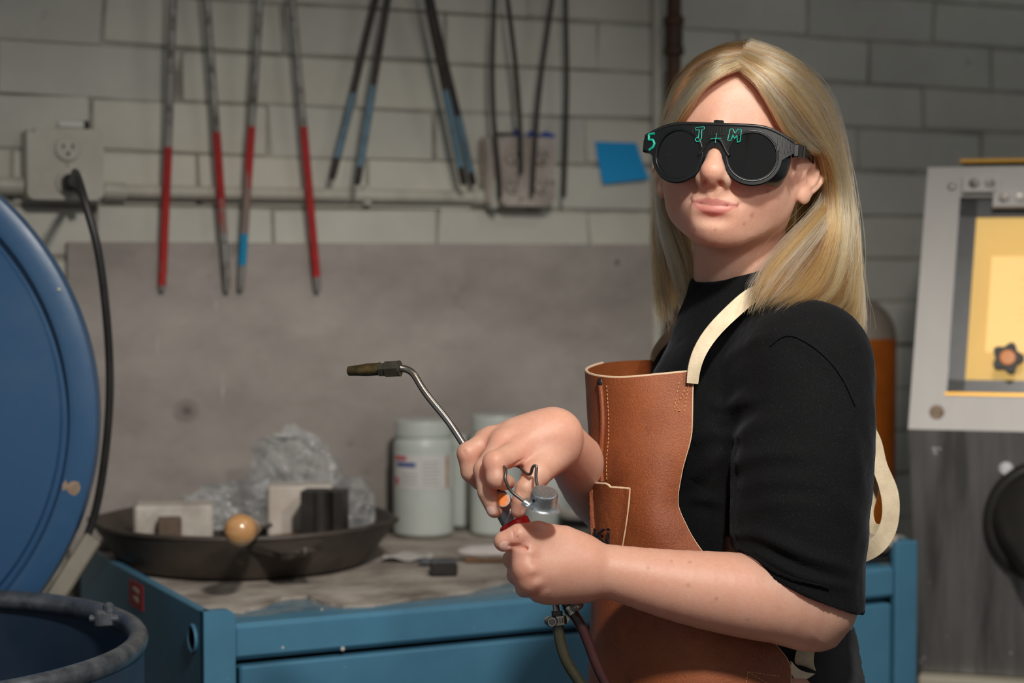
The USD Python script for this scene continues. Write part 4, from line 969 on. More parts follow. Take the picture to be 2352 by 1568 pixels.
NAILS = []
def nail3(V, tip, ax, n_, r, w, l):
    """a finger nail: ax along the finger, n_ outwards"""
    ax = nrm(ax); n_ = nrm(np.asarray(n_, float) - ax * (np.asarray(n_, float) @ ax)); x = np.cross(ax, n_)
    c = tip + n_ * (r - .0009); rt = np.stack([x, ax, n_], 1); V.ell(c, mm((w / 2, l / 2, 1.5)), .0006, rt); NAILS.append((c, rt, mm((w / 2, l / 2, 1.9))))

# ---- her left arm (near): shoulder, elbow, forearm, fist on the torch
SH, EL, WR = Q(1842, 850, 1.985), Q(1868, 1392, 1.915), Q(1338, 1304, 1.905)
px_ = lambda n, d: n / FPX * d
A = Vol([Q(1110, 0, 1.9)[0], Q(0, 1530, 1.9)[1], -2.06], [Q(2000, 0, 1.93)[0], Q(0, 1130, 1.93)[1], -1.805], 0.0013)
def a_(p, d): return Q(p[0], p[1], d)
# forearm
A.chain([Q(1870, 1396, 1.925), Q(1800, 1384, 1.92), Q(1700, 1366, 1.915), Q(1590, 1350, 1.91), Q(1480, 1329, 1.907), Q(1400, 1312, 1.905), WR],
        [px_(84, 1.91), px_(94, 1.91), px_(96, 1.91), px_(86, 1.91), px_(72, 1.9), px_(62, 1.9), px_(59, 1.9)], .02, n=14)
A.cone(Q(1872, 1404, 1.94), Q(1900, 1385, 1.935), px_(72, 1.93), px_(42, 1.93), .03)
A.cone(Q(1862, 1150, 1.95), Q(1856, 1370, 1.935), px_(80, 1.93), px_(84, 1.93), .03)
A.cone(Q(1805, 1180, 1.95), Q(1830, 1350, 1.93), px_(76, 1.93), px_(84, 1.93), .03)
# back of the fist
mcp = [Q(1206, 1266, 1.872), Q(1208, 1305, 1.866), Q(1216, 1334, 1.870), Q(1240, 1348, 1.882)]
WB = Q(1330, 1300, 1.900)
for m_, r0, r1 in zip(mcp, (24, 26, 25, 22), (13.2, 13.4, 12.6, 11.6)):
    A.cone(WB, m_, r0 * .001, r1 * .001, .012)
A.ell(Q(1268, 1300, 1.897), mm((36, 31, 20)), .015)
A.cone(Q(1335, 1325, 1.905), Q(1262, 1338, 1.895), .024, .019, .014)   # heel of the hand
for m_ in mcp: A.ball(m_ + np.array([0.001, .001, .0034]), .0106, .006)
for i, m_ in enumerate(mcp): A.cone(WB + np.array([-.028, .004 - .006 * i, .0222]), m_ + np.array([.006, 0, .0115]), .0018, .0022, .006)   # tendons
# fingers round the torch
f_l = [[mcp[0], Q(1176, 1284, 1.898), Q(1186, 1296, 1.938), Q(1220, 1282, 1.952)],
       [mcp[1], Q(1186, 1320, 1.898), Q(1200, 1326, 1.940), Q(1236, 1312, 1.953)],
       [mcp[2], Q(1204, 1350, 1.900), Q(1222, 1352, 1.940), Q(1256, 1336, 1.952)],
       [mcp[3], Q(1236, 1365, 1.908), Q(1254, 1366, 1.940), Q(1280, 1350, 1.950)]]
for fg, rs in zip(f_l, ((11.8, 9.6, 8.8, 7.6), (11.8, 9.8, 8.8, 7.6), (11, 9.4, 8.6, 7.4), (10, 8.4, 7.6, 6.6))):
    A.chain(fg, mm(rs), .004)
# thumb across the top
A.chain([Q(1325, 1275, 1.902), Q(1290, 1252, 1.896), Q(1236, 1229, 1.880)], mm((20, 19.5, 13.6)), .012)
A.chain([Q(1236, 1229, 1.880), Q(1192, 1229, 1.868), Q(1160, 1242, 1.868)], mm((13.2, 11.6, 9.6)), .004)
A.ball(Q(1156, 1244, 1.868), .0092, .003)
nail3(A, Q(1157, 1243, 1.868), Q(1156, 1244, 1.868) - Q(1192, 1229, 1.868), (-.75, -.55, .45), .0092, 10.5, 12)
A.chain([Q(1172, 1252, 1.861), Q(1200, 1258, 1.858), Q(1222, 1262, 1.863)], mm((1.2, 1.4, 1.2)), .004, "-")
A.half(Q(1880, 1180, 1.93), (0, 1, 0))
for p0, p1 in (((1178, 1218, 1.860), (1184, 1246, 1.856)), ((1186, 1216, 1.860), (1191, 1246, 1.856)), ((1172, 1288, 1.878), (1186, 1292, 1.876))):
    A.chain([Q(*p0), Q(*p1)], .0005, .0016, "-")
armL_v, armL_f = A.mesh(2)

# ---- her right arm (far): forearm behind the apron, hand over the torch with the striker
B = Vol([Q(1035, 0, 1.95)[0], Q(0, 1300, 2.1)[1], -2.28], [Q(1530, 0, 2.2)[0], Q(0, 930, 1.9)[1], -1.85], 0.0013)
W2 = Q(1282, 1006, 1.96)
B.chain([W2, Q(1310, 1040, 2.0), Q(1345, 1085, 2.06), Q(1400, 1140, 2.14), Q(1470, 1180, 2.2)], mm((25, 27, 33, 41, 44)), .026, n=10)
r_m = [Q(1196, 1036, 1.912), Q(1156, 1016, 1.922), Q(1126, 1008, 1.940), Q(1112, 1010, 1.962)]      # index..little MCP
for m_, r0, r1 in zip(r_m, (22, 22, 21, 19), (13.2, 12.6, 12, 10.8)):
    B.cone(Q(1272, 1001, 1.945), m_, r0 * .001, r1 * .001, .014)
B.ell(Q(1240, 1010, 1.94), mm((36, 24, 26)), .014, rotz(rad(18)))
B.cone(Q(1262, 985, 1.945), Q(1180, 990, 1.935), .012, .008, .016)
for i, m_ in enumerate(r_m[:3]): B.cone(Q(1252 - 8 * i, 975 + 6 * i, 1.925 + .01 * i), m_ + np.array([.004, .009, .004]), .0018, .002, .008)
# index finger hooked through the wire
B.chain([r_m[0], Q(1138, 1060, 1.882)], mm((12.8, 11)), .006)
B.ball(Q(1134, 1063, 1.880), .0108, .003)
B.chain([Q(1137, 1062, 1.881), Q(1140, 1098, 1.876)], mm((11.2, 10.2)), .004)
B.chain([Q(1140, 1098, 1.876), Q(1156, 1106, 1.886), Q(1166, 1108, 1.895)], mm((9.9, 8.8, 7.4)), .003)
B.chain([Q(1164, 1074, 1.872), Q(1176, 1074, 1.886), Q(1190, 1060, 1.894)], mm((1, 1.2, 1)), .003, "-")
# middle finger straight down beside the knob
B.chain([r_m[1], Q(1115, 1079, 1.902)], mm((12.6, 11.3)), .006)
B.ball(Q(1112, 1080, 1.901), .0104, .003)
B.chain([Q(1114, 1080, 1.902), Q(1119, 1130, 1.894), Q(1136, 1170, 1.894)], mm((11, 9.9, 8.3)), .003)
nail3(B, Q(1135, 1168, 1.894), Q(1136, 1170, 1.894) - Q(1119, 1130, 1.894), (-.35, -.35, .9), .0084, 9, 11)
# ring finger folded at the far left
B.chain([r_m[2], Q(1077, 1039, 1.928)], mm((11.8, 10.4)), .006)
B.ball(Q(1075, 1041, 1.927), .0104, .003)
B.chain([Q(1076, 1042, 1.928), Q(1081, 1084, 1.928), Q(1102, 1106, 1.938), Q(1124, 1110, 1.95)], mm((11, 10.2, 8.8, 7.4)), .004)
B.chain([Q(1106, 1064, 1.915), Q(1098, 1062, 1.915), Q(1112, 1046, 1.918)], mm((1, 1.2, 1)), .003, "-")
# little finger behind it
B.chain([r_m[3], Q(1080, 1044, 1.956), Q(1090, 1086, 1.962), Q(1118, 1104, 1.972)], mm((10.2, 8.8, 8, 6.8)), .003)
# thumb
B.chain([Q(1282, 1035, 1.945), Q(1252, 1068, 1.915), Q(1232, 1090, 1.896)], mm((20, 15.5, 13.6)), .010)
B.chain([Q(1262, 1040, 1.935), Q(1200, 1045, 1.918)], mm((17, 11)), .010)                     # web to the index
B.chain([Q(1234, 1088, 1.896), Q(1208, 1122, 1.884)], mm((13.2, 10)), .003)
B.chain([Q(1208, 1121, 1.884), Q(1196, 1150, 1.883), Q(1190, 1172, 1.885)], mm((10.2, 8.7, 7.4)), .0012)
nail3(B, Q(1191, 1166, 1.885), Q(1190, 1171, 1.885) - Q(1193, 1150, 1.884), (.85, -.1, .55), .0074, 9, 12.5)
for p0, p1 in (((1104, 1074, 1.889), (1120, 1070, 1.888)), ((1104, 1082, 1.888), (1122, 1079, 1.888)), ((1108, 1128, 1.884), (1130, 1124, 1.882)), ((1122, 1052, 1.868), (1132, 1070, 1.866)), ((1184, 1112, 1.876), (1204, 1132, 1.874)), ((1186, 1122, 1.876), (1200, 1138, 1.875)), ((1064, 1034, 1.918), (1076, 1052, 1.914)), ((1193, 1058, 1.895), (1210, 1062, 1.893)), ((1198, 1052, 1.897), (1214, 1058, 1.895))):
    B.chain([Q(*p0), Q(*p1)], .0005, .0016, "-")
handR_v, handR_f = B.mesh(2)

# ---- trunk and legs below the clothes
T = Vol(Q(1300, 1500, 2.12) + [-.05, -1.02, -.28], Q(2010, 640, 2.0) + [.02, .03, .17], 0.006)
T.chain([Q(1705, 720, 2.11), Q(1715, 900, 2.10), Q(1715, 1150, 2.09), Q(1690, 1420, 2.09), Q(1700, 1650, 2.09)], (.05, .085, .085, .09, .10), .04)
T.chain([Q(1720, 830, 2.11), SH], (.055, .045), .03); T.chain([SH, Q(1888, 1240, 1.945)], (.052, .044), .02)
T.chain([Q(1650, 850, 2.16), Q(1580, 890, 2.25), Q(1500, 1130, 2.26), Q(1470, 1180, 2.2)], (.045, .04, .04, .04), .02)
T.cone(NK1, Q(1710, 770, 2.115), .054, .055, .02)
hipz = (Q(1700, 1700, 2.09)[1])
for dx, dz in ((.05, .07), (-.03, -.08)):
    h0 = Q(1700, 1650, 2.09) + [dx * .3, 0, dz]; kn_ = h0 + [dx * .3 - .02, -.40, dz * .2]; an_ = kn_ + [.01, -.42 + .0, 0]
    T.chain([h0, kn_, an_], (.085, .058, .042), .02); T.chain([an_, an_ + [-.06, -.035, .02], an_ + [-.13, -.045, .03]], (.042, .036, .03), .01)
trunk_v, trunk_f = T.mesh(2)

# ---- one surface
def man(v, f):
    return m3.Manifold(m3.Mesh(np.ascontiguousarray(v, np.float32), np.ascontiguousarray(f, np.uint32)))
parts_ = [(head_v, head_f), (armL_v, armL_f), (handR_v, handR_f), (trunk_v, trunk_f)]
try:
    mans = [man(*p) for p in parts_]
    assert all(m_.status() == m3.Error.NoError for m_ in mans), [m_.status() for m_ in mans]
    whole = m3.Manifold.batch_boolean(mans, m3.OpType.Add)
    bm = whole.to_mesh(); body_v, body_f = np.array(bm.vert_properties[:, :3], float), np.array(bm.tri_verts)
    assert len(body_v) > 1000
except AssertionError as e_:
    print("body parts only joined:", e_)
    bj = cat_([trimesh.Trimesh(*p, process=False) for p in parts_]); body_v, body_f = tri(bj)

# ---- skin colour: lips, nails, knuckles, freckles belong to the skin itself
SK = np.array(lin(212, 163, 142)); LIP = np.array(lin(198, 128, 120)); PINK = np.array(lin(214, 148, 130)); NAIL = np.array(lin(236, 188, 176))
col = np.tile(SK, (len(body_v), 1))
def paint(w, c): global col; col = col * (1 - w[:, None]) + np.asarray(c) * w[:, None]
def gau(c, s): return np.exp(-((body_v - np.asarray(c)) ** 2).sum(1) / (2 * s * s))
hl_ = Hinv(body_v)
inhead = (np.abs(hl_).max(1) < 170)
lipy = np.where(np.abs(hl_[:, 0]) < 25, 1.0, 0.0)
ax_ = np.abs(hl_[:, 0])
top = np.interp(ax_, [0, 4, 12, 24], [-66.6, -65.4, -67.0, -68.4]); bot = np.interp(ax_, [0, 11, 22, 24], [-83.6, -81.0, -73.4, -71.0])
hl_y = hl_[:, 1] + .045 * hl_[:, 0]
w = np.clip((top - hl_y) / 1.2 + .5, 0, 1) * np.clip((hl_y - bot) / 1.6 + .5, 0, 1) * (ax_ < 24.5) * (hl_[:, 2] > 70)
paint(w * .75, LIP); paint(w * np.clip((hl_y + 72.5) / 2, 0, 1) * .45, np.array(lin(170, 98, 94))); paint(w * np.clip((-hl_y - 73) / 4, 0, 1) * .5, np.array(lin(206, 116, 116)))
dk = np.exp(-((hl_y + np.interp(ax_, [0, 5, 14, 27], [72.7, 71.9, 71.4, 68.5])) / 0.9) ** 2) * (ax_ < 25) * (hl_[:, 2] > 70)
paint(dk * .55, np.array(lin(120, 58, 56)))
for c, s, a in (((0, -38, 115), 9, .35), ((42, -40, 72), 22, .3), ((-42, -40, 72), 22, .3), ((88, -10, -12), 18, .4)): paint(gau(H(c), s * .001) * a * 1.0, PINK)
for m_ in mcp + r_m: paint(gau(m_ + [0, 0, .01], .008) * .45, PINK)
for p_ in (Q(1134, 1063, 1.87), Q(1075, 1041, 1.918), Q(1112, 1080, 1.892), Q(1192, 1229, 1.858), Q(1172, 1110, 1.893), Q(1190, 1170, 1.88), Q(1136, 1172, 1.89), Q(1160, 1242, 1.862)): paint(gau(p_, .009) * .5, PINK)
for c_n, rt_n, r_n in NAILS:
    q_ = (body_v - c_n) @ rt_n; e_ = np.sqrt(((q_ / (r_n * [1, 1, 1.6])) ** 2).sum(1)); paint(np.clip((1.12 - e_) * 9, 0, 1) * .8, NAIL); paint(np.clip(1 - np.abs(e_ - 1.16) * 7, 0, 1) * .35, np.array(lin(190, 112, 96)))
FRK = np.array(lin(138, 84, 60))
for px, py, d, s in ((1716, 517, 1.985, 1.6), (1733, 499, 1.985, 2.2), (1767, 446, 2.0, 1.3), (1773, 436, 2.0, 1.1), (1795, 458, 2.01, 1.2), (1589, 531, 1.985, 1.6), (1640, 535, 1.972, 1.0), (1490, 1297, 1.868, 1.1), (1585, 1282, 1.868, 1.2), (1546, 1282, 1.868, 1.0), (1583, 1337, 1.865, 1.5), (1650, 1380, 1.863, 1.3), (1720, 1430, 1.865, 1.2)):
    # a small mark on the skin nearest to that place
    line = nrm(Q(px, py, 1.0)); t_ = body_v @ line; dist = np.linalg.norm(body_v - t_[:, None] * line, axis=1)
    sel = (dist < .0035); 
    if sel.any():
        k_ = np.where(sel)[0][np.argmin(t_[sel])]; paint(gau(body_v[k_], s * .001) * .42, FRK)
SKIN = usdkit.material(stage, "/World/Looks/skin", {
    "at": ("attribute", {"attribute": "tint"}), "geo": ("geometry", {}), "no": ("noise_texture", {"scale": 45.0, "detail": 5.0, "roughness": .6}),
    "mr": ("map_range", {"from_min": .3, "from_max": .7, "to_min": 0.0, "to_max": .6, "clamp": True}), "mx": ("mix", {"mix_type": "multiply", "color2": (0.93, 0.82, 0.76)}),
    "bn": ("noise_texture", {"scale": 520.0, "detail": 5.0, "roughness": .65}), "bu": ("bump", {"strength": .38, "distance": .0007}), "n2": ("noise_texture", {"scale": 260.0, "detail": 4.0}), "m2r": ("map_range", {"from_min": .35, "from_max": .7, "to_max": .22, "clamp": True}), "mx2": ("mix", {"mix_type": "multiply", "color2": (.86, .68, .6)}),
    "p": ("principled_bsdf", {"roughness": .46, "specular_ior_level": .4, "subsurface_weight": 0.35, "subsurface_scale": 0.006, "subsurface_radius": (1.0, .35, .2), "subsurface_method": "random_walk"})},
    [("geo.position", "no.vector"), ("no.fac", "mr.value"), ("mr.result", "mx.fac"), ("at.color", "mx.color1"), ("mx.color", "mx2.color1"), ("geo.position", "n2.vector"), ("n2.fac", "m2r.value"), ("m2r.result", "mx2.fac"), ("mx2.color", "p.base_color"), ("geo.position", "bn.vector"), ("bn.fac", "bu.height"), ("bu.normal", "p.normal")], surface="p.BSDF")
pbase = cw(Q(1700, 1650, 2.09)); pbase[2] = 0
person = thing("person", pbase, "blonde woman in a black top, leather apron and dark goggles, holding a brazing torch", "person")
# ------------------------------------------------------------------ black top
MSHIRT = usdkit.material(stage, "/World/Looks/black_jersey", {
    "geo": ("geometry", {}), "n": ("noise_texture", {"scale": 420.0, "detail": 3.0}), "n2": ("noise_texture", {"scale": 900.0, "detail": 1.0}),
    "mr": ("map_range", {"from_min": .62, "from_max": .78, "clamp": True}), "mx": ("mix", {"color1": lin(13, 13, 14), "color2": lin(36, 38, 44)}),
    "b": ("bump", {"strength": .5, "distance": .0012}),
    "p": ("principled_bsdf", {"roughness": .9, "specular_ior_level": .15, "sheen_weight": .05, "sheen_roughness": .4, "sheen_tint": (.8, .85, 1.0)})},
    [("geo.position", "n.vector"), ("geo.position", "n2.vector"), ("n2.fac", "mr.value"), ("mr.result", "mx.fac"), ("mx.color", "p.base_color"), ("n.fac", "b.height"), ("b.normal", "p.normal")], surface="p.BSDF")
S = Vol([Q(1370, 0, 2.2)[0], Q(0, 1640, 2.15)[1], -2.42], [Q(2040, 0, 1.95)[0], Q(0, 600, 2.0)[1], -1.80], 0.0022)
# trunk
S.chain([Q(1712, 845, 2.115), Q(1730, 930, 2.115), Q(1738, 1040, 2.11), Q(1735, 1180, 2.10), Q(1712, 1400, 2.095), Q(1705, 1640, 2.09)], (.085, .112, .124, .118, .112, .120), .03)
S.ell(Q(1662, 985, 2.085), (.080, .080, .088), .04)                                     # chest
S.ell(Q(1700, 1010, 2.035), (.052, .060, .048), .03)
S.chain([Q(1712, 790, 2.115), Q(1790, 815, 2.05), Q(1845, 846, 2.0)], (.058, .060, .068), .035)
S.chain([Q(1700, 800, 2.13), Q(1650, 845, 2.19), Q(1600, 890, 2.25)], (.056, .054, .056), .035)
S.chain([Q(1600, 890, 2.25), Q(1550, 980, 2.28), Q(1510, 1080, 2.28)], (.062, .058, .055), .02)
# collar
S.cone(Q(1706, 735, 2.12), Q(1700, 640, 2.108), .063, .0555, .022)
S.half(Q(1665, 643, 2.10), rotz(rad(14)) @ np.array([0, 1, .22]), .002) if False else None
# near sleeve
slv = [Q(1846, 846, 1.998), Q(1856, 960, 1.975), Q(1846, 1080, 1.958), Q(1838, 1190, 1.948), Q(1832, 1290, 1.942), Q(1830, 1400, 1.936)]
S.chain(slv, (.068, .067, .0665, .0665, .0655, .0655), .02)
S.cone(Q(1896, 1000, 1.985), Q(1880, 1400, 1.945), .046, .040, .02)
S.cone(Q(1775, 1050, 1.96), Q(1770, 1215, 1.95), .04, .036, .02)
# hem of the sleeve
hem_o, hn = Q(1826, 1328, 1.94), nrm((-.425, -.905, -.13))
def hemcut(X, Y, Z):
    d = (X - hem_o[0]) * hn[0] + (Y - hem_o[1]) * hn[1] + (Z - hem_o[2]) * hn[2]
    m = np.maximum(np.maximum(-(X - Q(1683, 0, 1.93)[0]), Z * 0 + X * 0 + Y * 0 - 1), -(Z + 2.02))       # only the arm's side
    return np.where((m < 0), -d, 1.0)
S.op(S.lo, S.lo + S.n * S.h, lambda X, Y, Z: hemcut(X, Y, Z), .0015, "-")
# top edge of the collar: open round the neck
cn_ = nrm(np.array([-.30, 1.0, .20])); co_ = Q(1625, 654, 2.06)
S.op(S.lo, S.lo + S.n * S.h, lambda X, Y, Z: (X - co_[0]) * cn_[0] + (Y - co_[1]) * cn_[1] + (Z - co_[2]) * cn_[2], .003, "&")
sv, sf = S.mesh(5)
def folds(v, f, lst, front=True):
    """cloth folds along lines: (points in the picture, width and height in mm, asymmetry, depth range)"""
    n = trimesh.Trimesh(v, f, process=False).vertex_normals; px = np.stack([v[:, 0] / -v[:, 2] * FPX + CX, -v[:, 1] / -v[:, 2] * FPX + CY], -1)
    for pts, w, h, asym in lst:
        q = spline(np.array([(*p, 0.0) for p in pts], float), 40)[:, :2]; best = np.full(len(v), 1e9); sgn = np.zeros(len(v)); along = np.zeros(len(v))
        box = (px > q.min(0) - 5 * w * 2.3).all(1) & (px < q.max(0) + 5 * w * 2.3).all(1) & (n[:, 2] > -.1); I = np.where(box)[0]
        if not len(I): continue
        d = np.linalg.norm(px[I][:, None] - q[None], axis=2); k = d.argmin(1); t = np.gradient(q, axis=0); t /= np.linalg.norm(t, axis=1, keepdims=True)
        r = px[I] - q[k]; s_ = (t[k, 0] * r[:, 1] - t[k, 1] * r[:, 0]) / (w * 2.3); m_ = d[np.arange(len(I)), k] / (w * 2.3)
        taper = np.sin(np.pi * np.clip(k / 39 * .96 + .02, 0, 1)) ** .6
        g = np.exp(-m_ ** 2) * (1 - asym) + asym * np.where(np.abs(s_) < 4, -s_ * np.exp(-m_ ** 2 * .8) * 1.4, 0)
        v[I] = v[I] + n[I] * (h * .001 * g * taper * np.clip(n[I, 2] * 3 + .3, 0, 1))[:, None]
    return v
sv = folds(sv, sf, [
    ([(1632, 925), (1660, 940), (1690, 930), (1725, 905)], 7, 9, .3), ([(1640, 962), (1668, 965), (1700, 945), (1750, 915)], 7, 8, .35), ([(1650, 1000), (1690, 1005), (1740, 985), (1800, 960)], 9, 6, .4),
    ([(1668, 1085), (1720, 1062), (1790, 1050), (1860, 1052)], 9, 5, .4), ([(1690, 1135), (1740, 1118), (1810, 1112), (1900, 1118)], 10, 4.5, .4), ([(1695, 1180), (1750, 1165), (1820, 1160), (1900, 1172)], 9, 3.5, .4),
    ([(1690, 1236), (1725, 1230), (1780, 1248), (1850, 1280), (1960, 1312)], 7, 9, .35), ([(1700, 1262), (1740, 1272), (1800, 1305), (1870, 1335), (1955, 1352)], 6, 6, .3), ([(1698, 1247), (1760, 1266), (1840, 1302), (1950, 1334)], 5, -3, 0),
    ([(1810, 775), (1880, 812), (1935, 880), (1965, 960)], 9, 5, .4), ([(1840, 772), (1915, 830), (1965, 920)], 5, -3, 0), ([(1662, 850), (1690, 815), (1750, 780), (1800, 772)], 6, 3, .4),
    ([(1655, 905), (1672, 960), (1668, 1040), (1680, 1130), (1692, 1225)], 12, -5, 0), ([(1602, 1110), (1625, 1075), (1665, 1040)], 8, 6, .3), ([(1585, 1150), (1620, 1150), (1668, 1165)], 8, 6, .35), ([(1590, 1020), (1625, 1000), (1655, 990)], 9, 5, .3),
    ([(1600, 790), (1630, 830), (1640, 880)], 9, 4, .4), ([(1905, 1130), (1945, 1180), (1965, 1250)], 10, 4, .4), ([(1930, 950), (1958, 1040), (1972, 1130)], 9, 4, .4)])
sv = sv + trimesh.Trimesh(sv, sf, process=False).vertex_normals * ((meshkit.fbm(sv * 22, 3, 5) - .5) * .0045)[:, None]
shirt = part(person, "black_top", trimesh.Trimesh(cw(sv), sf, process=False), MSHIRT, smooth=True, label="black short-sleeved jersey with a mock neck")
def seam(pts, r=.0011, n=40, name="seam", m_=None, par=None):
    """a thread line laid on the cloth: each point goes to the nearest cloth in view"""
    q = spline([Q(x, y, 2.0) for x, y in pts], n); out = []
    from scipy.spatial import cKDTree
    for p in q:
        line = nrm(p); t_ = sv @ line; dd = np.linalg.norm(sv - t_[:, None] * line, axis=1)
        sel = np.where(dd < .004)[0]
        if len(sel): out.append(line * t_[sel].min())
    return sweep(cw(np.array(out)), r, 6)
part(shirt, "shoulder_seam", seam([(1770, 792), (1800, 772), (1826, 773), (1880, 805), (1930, 860), (1965, 930)], .0008), MSHIRT)
hemring = [(1697, 1268), (1740, 1298), (1790, 1330), (1850, 1352), (1905, 1364), (1952, 1370)]
part(shirt, "sleeve_hem", seam([(x, y - 16) for x, y in hemring[:-1]], .0008), MSHIRT)

# trousers
MTROU = mat("dark_trousers", lin(30, 30, 33), .9, col2=lin(42, 42, 46), scale=40)
TR = Vol([Q(1480, 0, 2.2)[0], -1.62, -2.42], [Q(2010, 0, 1.95)[0], Q(0, 1470, 2.0)[1], -1.80], 0.006)
TR.chain([Q(1745, 1510, 2.10), Q(1760, 1640, 2.09), Q(1765, 1760, 2.09)], (.108, .12, .125), .03)
TR.ell(Q(1842, 1650, 2.08), (.066, .085, .115), .04)
for dz in (.085, -.09):
    h0 = Q(1740, 1720, 2.09) + [0, -.03, dz]; k0 = Q(1725, 1720, 2.09) + [-.02, -.45, dz]; n0 = k0 + [.015, -.425, 0]
    TR.chain([h0, k0, n0], (.098, .072, .062), .02)
tv, tf = TR.mesh(14)
part(person, "trousers", trimesh.Trimesh(cw(tv), tf, process=False), MTROU, smooth=True, label="dark trousers")
SHO = Vol([Q(1480, 0, 2.2)[0] - .06, -1.70, -2.42], [Q(2010, 0, 1.95)[0], -1.36, -1.80], 0.005)
feet = []
for dz in (.085, -.09):
    n0 = Q(1725, 1720, 2.09) + [-.005, -.875, dz]
    b0 = n0.copy()
    g_ = cw(n0); gz = 0.045
    def fl(dx, z): p = cw(n0 + [dx, 0, 0]); p[2] = z; return (p - CAM) @ M
    SHO.chain([fl(.0, .12), fl(.0, .055)], (.055, .05), .02); SHO.chain([fl(.03, .046), fl(-.08, .046), fl(-.17, .036)], (.044, .046, .034), .015)
shv, shf = SHO.mesh(2)
comps = trimesh.Trimesh(cw(shv), shf, process=False).split(only_watertight=False)
for c_m in sorted(comps, key=lambda m_: -len(m_.faces))[:2]: part(person, "shoe", c_m, MBLK, smooth=True)

# ------------------------------------------------------------------ leather apron
MLEATH = usdkit.material(stage, "/World/Looks/apron_leather", {
    "geo": ("geometry", {}), "n1": ("noise_texture", {"scale": 9.0, "detail": 5.0, "roughness": .6}), "n2": ("noise_texture", {"scale": 620.0, "detail": 4.0, "roughness": .65}), "n4": ("noise_texture", {"scale": 800.0, "detail": 4.0, "roughness": .7}), "r4": ("map_range", {"from_min": .40, "from_max": .75, "to_max": .5, "clamp": True}), "m4": ("mix", {"color2": lin(190, 112, 60)}), "n3": ("noise_texture", {"scale": 28.0, "detail": 6.0, "roughness": .7}),
    "r1": ("map_range", {"from_min": .35, "from_max": .65, "clamp": True}), "m1": ("mix", {"color1": lin(112, 50, 22), "color2": lin(146, 76, 38)}),
    "r2": ("map_range", {"from_min": .58, "from_max": .72, "to_max": .5, "clamp": True}), "m2": ("mix", {"color2": lin(82, 34, 18)}),
    "r3": ("map_range", {"from_min": .2, "from_max": .8, "to_min": .38, "to_max": .62}),
    "b": ("bump", {"strength": .7, "distance": .0010}), "p": ("principled_bsdf", {"roughness": .5, "specular_ior_level": .5})},
    [("geo.position", "n1.vector"), ("geo.position", "n2.vector"), ("geo.position", "n3.vector"), ("n1.fac", "r1.value"), ("r1.result", "m1.fac"), ("m1.color", "m2.color1"), ("n3.fac", "r2.value"), ("r2.result", "m2.fac"), ("m2.color", "m4.color1"), ("geo.position", "n4.vector"), ("n4.fac", "r4.value"), ("r4.result", "m4.fac"), ("m4.color", "p.base_color"), ("n3.fac", "r3.value"), ("r3.result", "p.roughness"), ("n2.fac", "b.height"), ("b.normal", "p.normal")], surface="p.BSDF")
MEDGE = mat("leather_edge", lin(206, 176, 146), .8)
MINK = mat("black_ink", lin(34, 24, 26), .6)
MTHREAD = mat("thread", lin(196, 146, 92), .7)
MCANVAS = mat("canvas_strap", lin(226, 208, 178), .85, col2=lin(206, 188, 158), scale=60, bump=.5, bscale=700, bdist=.0008)
apron = person
# rows from top to bottom: near edge, quarter, fold, far quarter, far edge as (px, py, depth)
rowsA = [
    [(1592, 853, 1.985), (1500, 862, 1.99), (1398, 867, 2.015), (1347, 851, 2.075), (1400, 832, 2.15), (1508, 826, 2.235)],
    [(1590, 905, 1.982), (1500, 912, 1.985), (1402, 915, 2.012), (1349, 905, 2.075), (1400, 890, 2.15), (1508, 885, 2.24)],
    [(1588, 985, 1.978), (1505, 990, 1.98), (1405, 995, 2.008), (1353, 985, 2.07), (1400, 975, 2.15), (1500, 965, 2.24)],
    [(1565, 1085, 1.975), (1495, 1090, 1.974), (1408, 1092, 2.004), (1358, 1085, 2.065), (1400, 1075, 2.15), (1490, 1065, 2.24)],
    [(1556, 1150, 1.975), (1492, 1155, 1.972), (1410, 1155, 2.004), (1362, 1150, 2.065), (1402, 1140, 2.15), (1490, 1130, 2.24)],
    [(1578, 1212, 1.972), (1500, 1215, 1.968), (1415, 1215, 2.002), (1364, 1210, 2.065), (1404, 1200, 2.15), (1490, 1190, 2.24)],
    [(1625, 1285, 1.968), (1520, 1290, 1.966), (1418, 1290, 2.0), (1364, 1280, 2.065), (1404, 1270, 2.15), (1490, 1260, 2.24)],
    [(1705, 1385, 1.962), (1560, 1385, 1.955), (1425, 1385, 1.99), (1362, 1372, 2.06), (1404, 1360, 2.15), (1500, 1350, 2.25)],
    [(1772, 1470, 1.960), (1600, 1470, 1.945), (1430, 1460, 1.985), (1358, 1450, 2.06), (1404, 1440, 2.16), (1510, 1430, 2.26)],
    [(1815, 1538, 1.960), (1620, 1545, 1.94), (1430, 1540, 1.985), (1355, 1530, 2.06), (1404, 1520, 2.16), (1520, 1510, 2.26)],
    [(1812, 1640, 1.958), (1620, 1650, 1.935), (1430, 1650, 1.985), (1352, 1640, 2.06), (1404, 1630, 2.16), (1520, 1620, 2.26)],
    [(1800, 2050, 1.95), (1615, 2060, 1.93), (1430, 2060, 1.985), (1345, 2050, 2.06), (1404, 2040, 2.16), (1520, 2030, 2.26)]]
from scipy.interpolate import CubicSpline, PchipInterpolator
GA = np.array([[Q(*p) for p in r_] for r_ in rowsA])
gs = np.array([CubicSpline(np.arange(6), r_, bc_type="natural")(np.linspace(0, 5, 60)) for r_ in GA])
tv_ = np.concatenate([[0], np.cumsum(np.linalg.norm(np.diff(GA[:, 0], axis=0), axis=1))])
vv_ = np.unique(np.concatenate([np.linspace(0, tv_[9], 90), np.linspace(tv_[9], tv_[-1], 18)]))
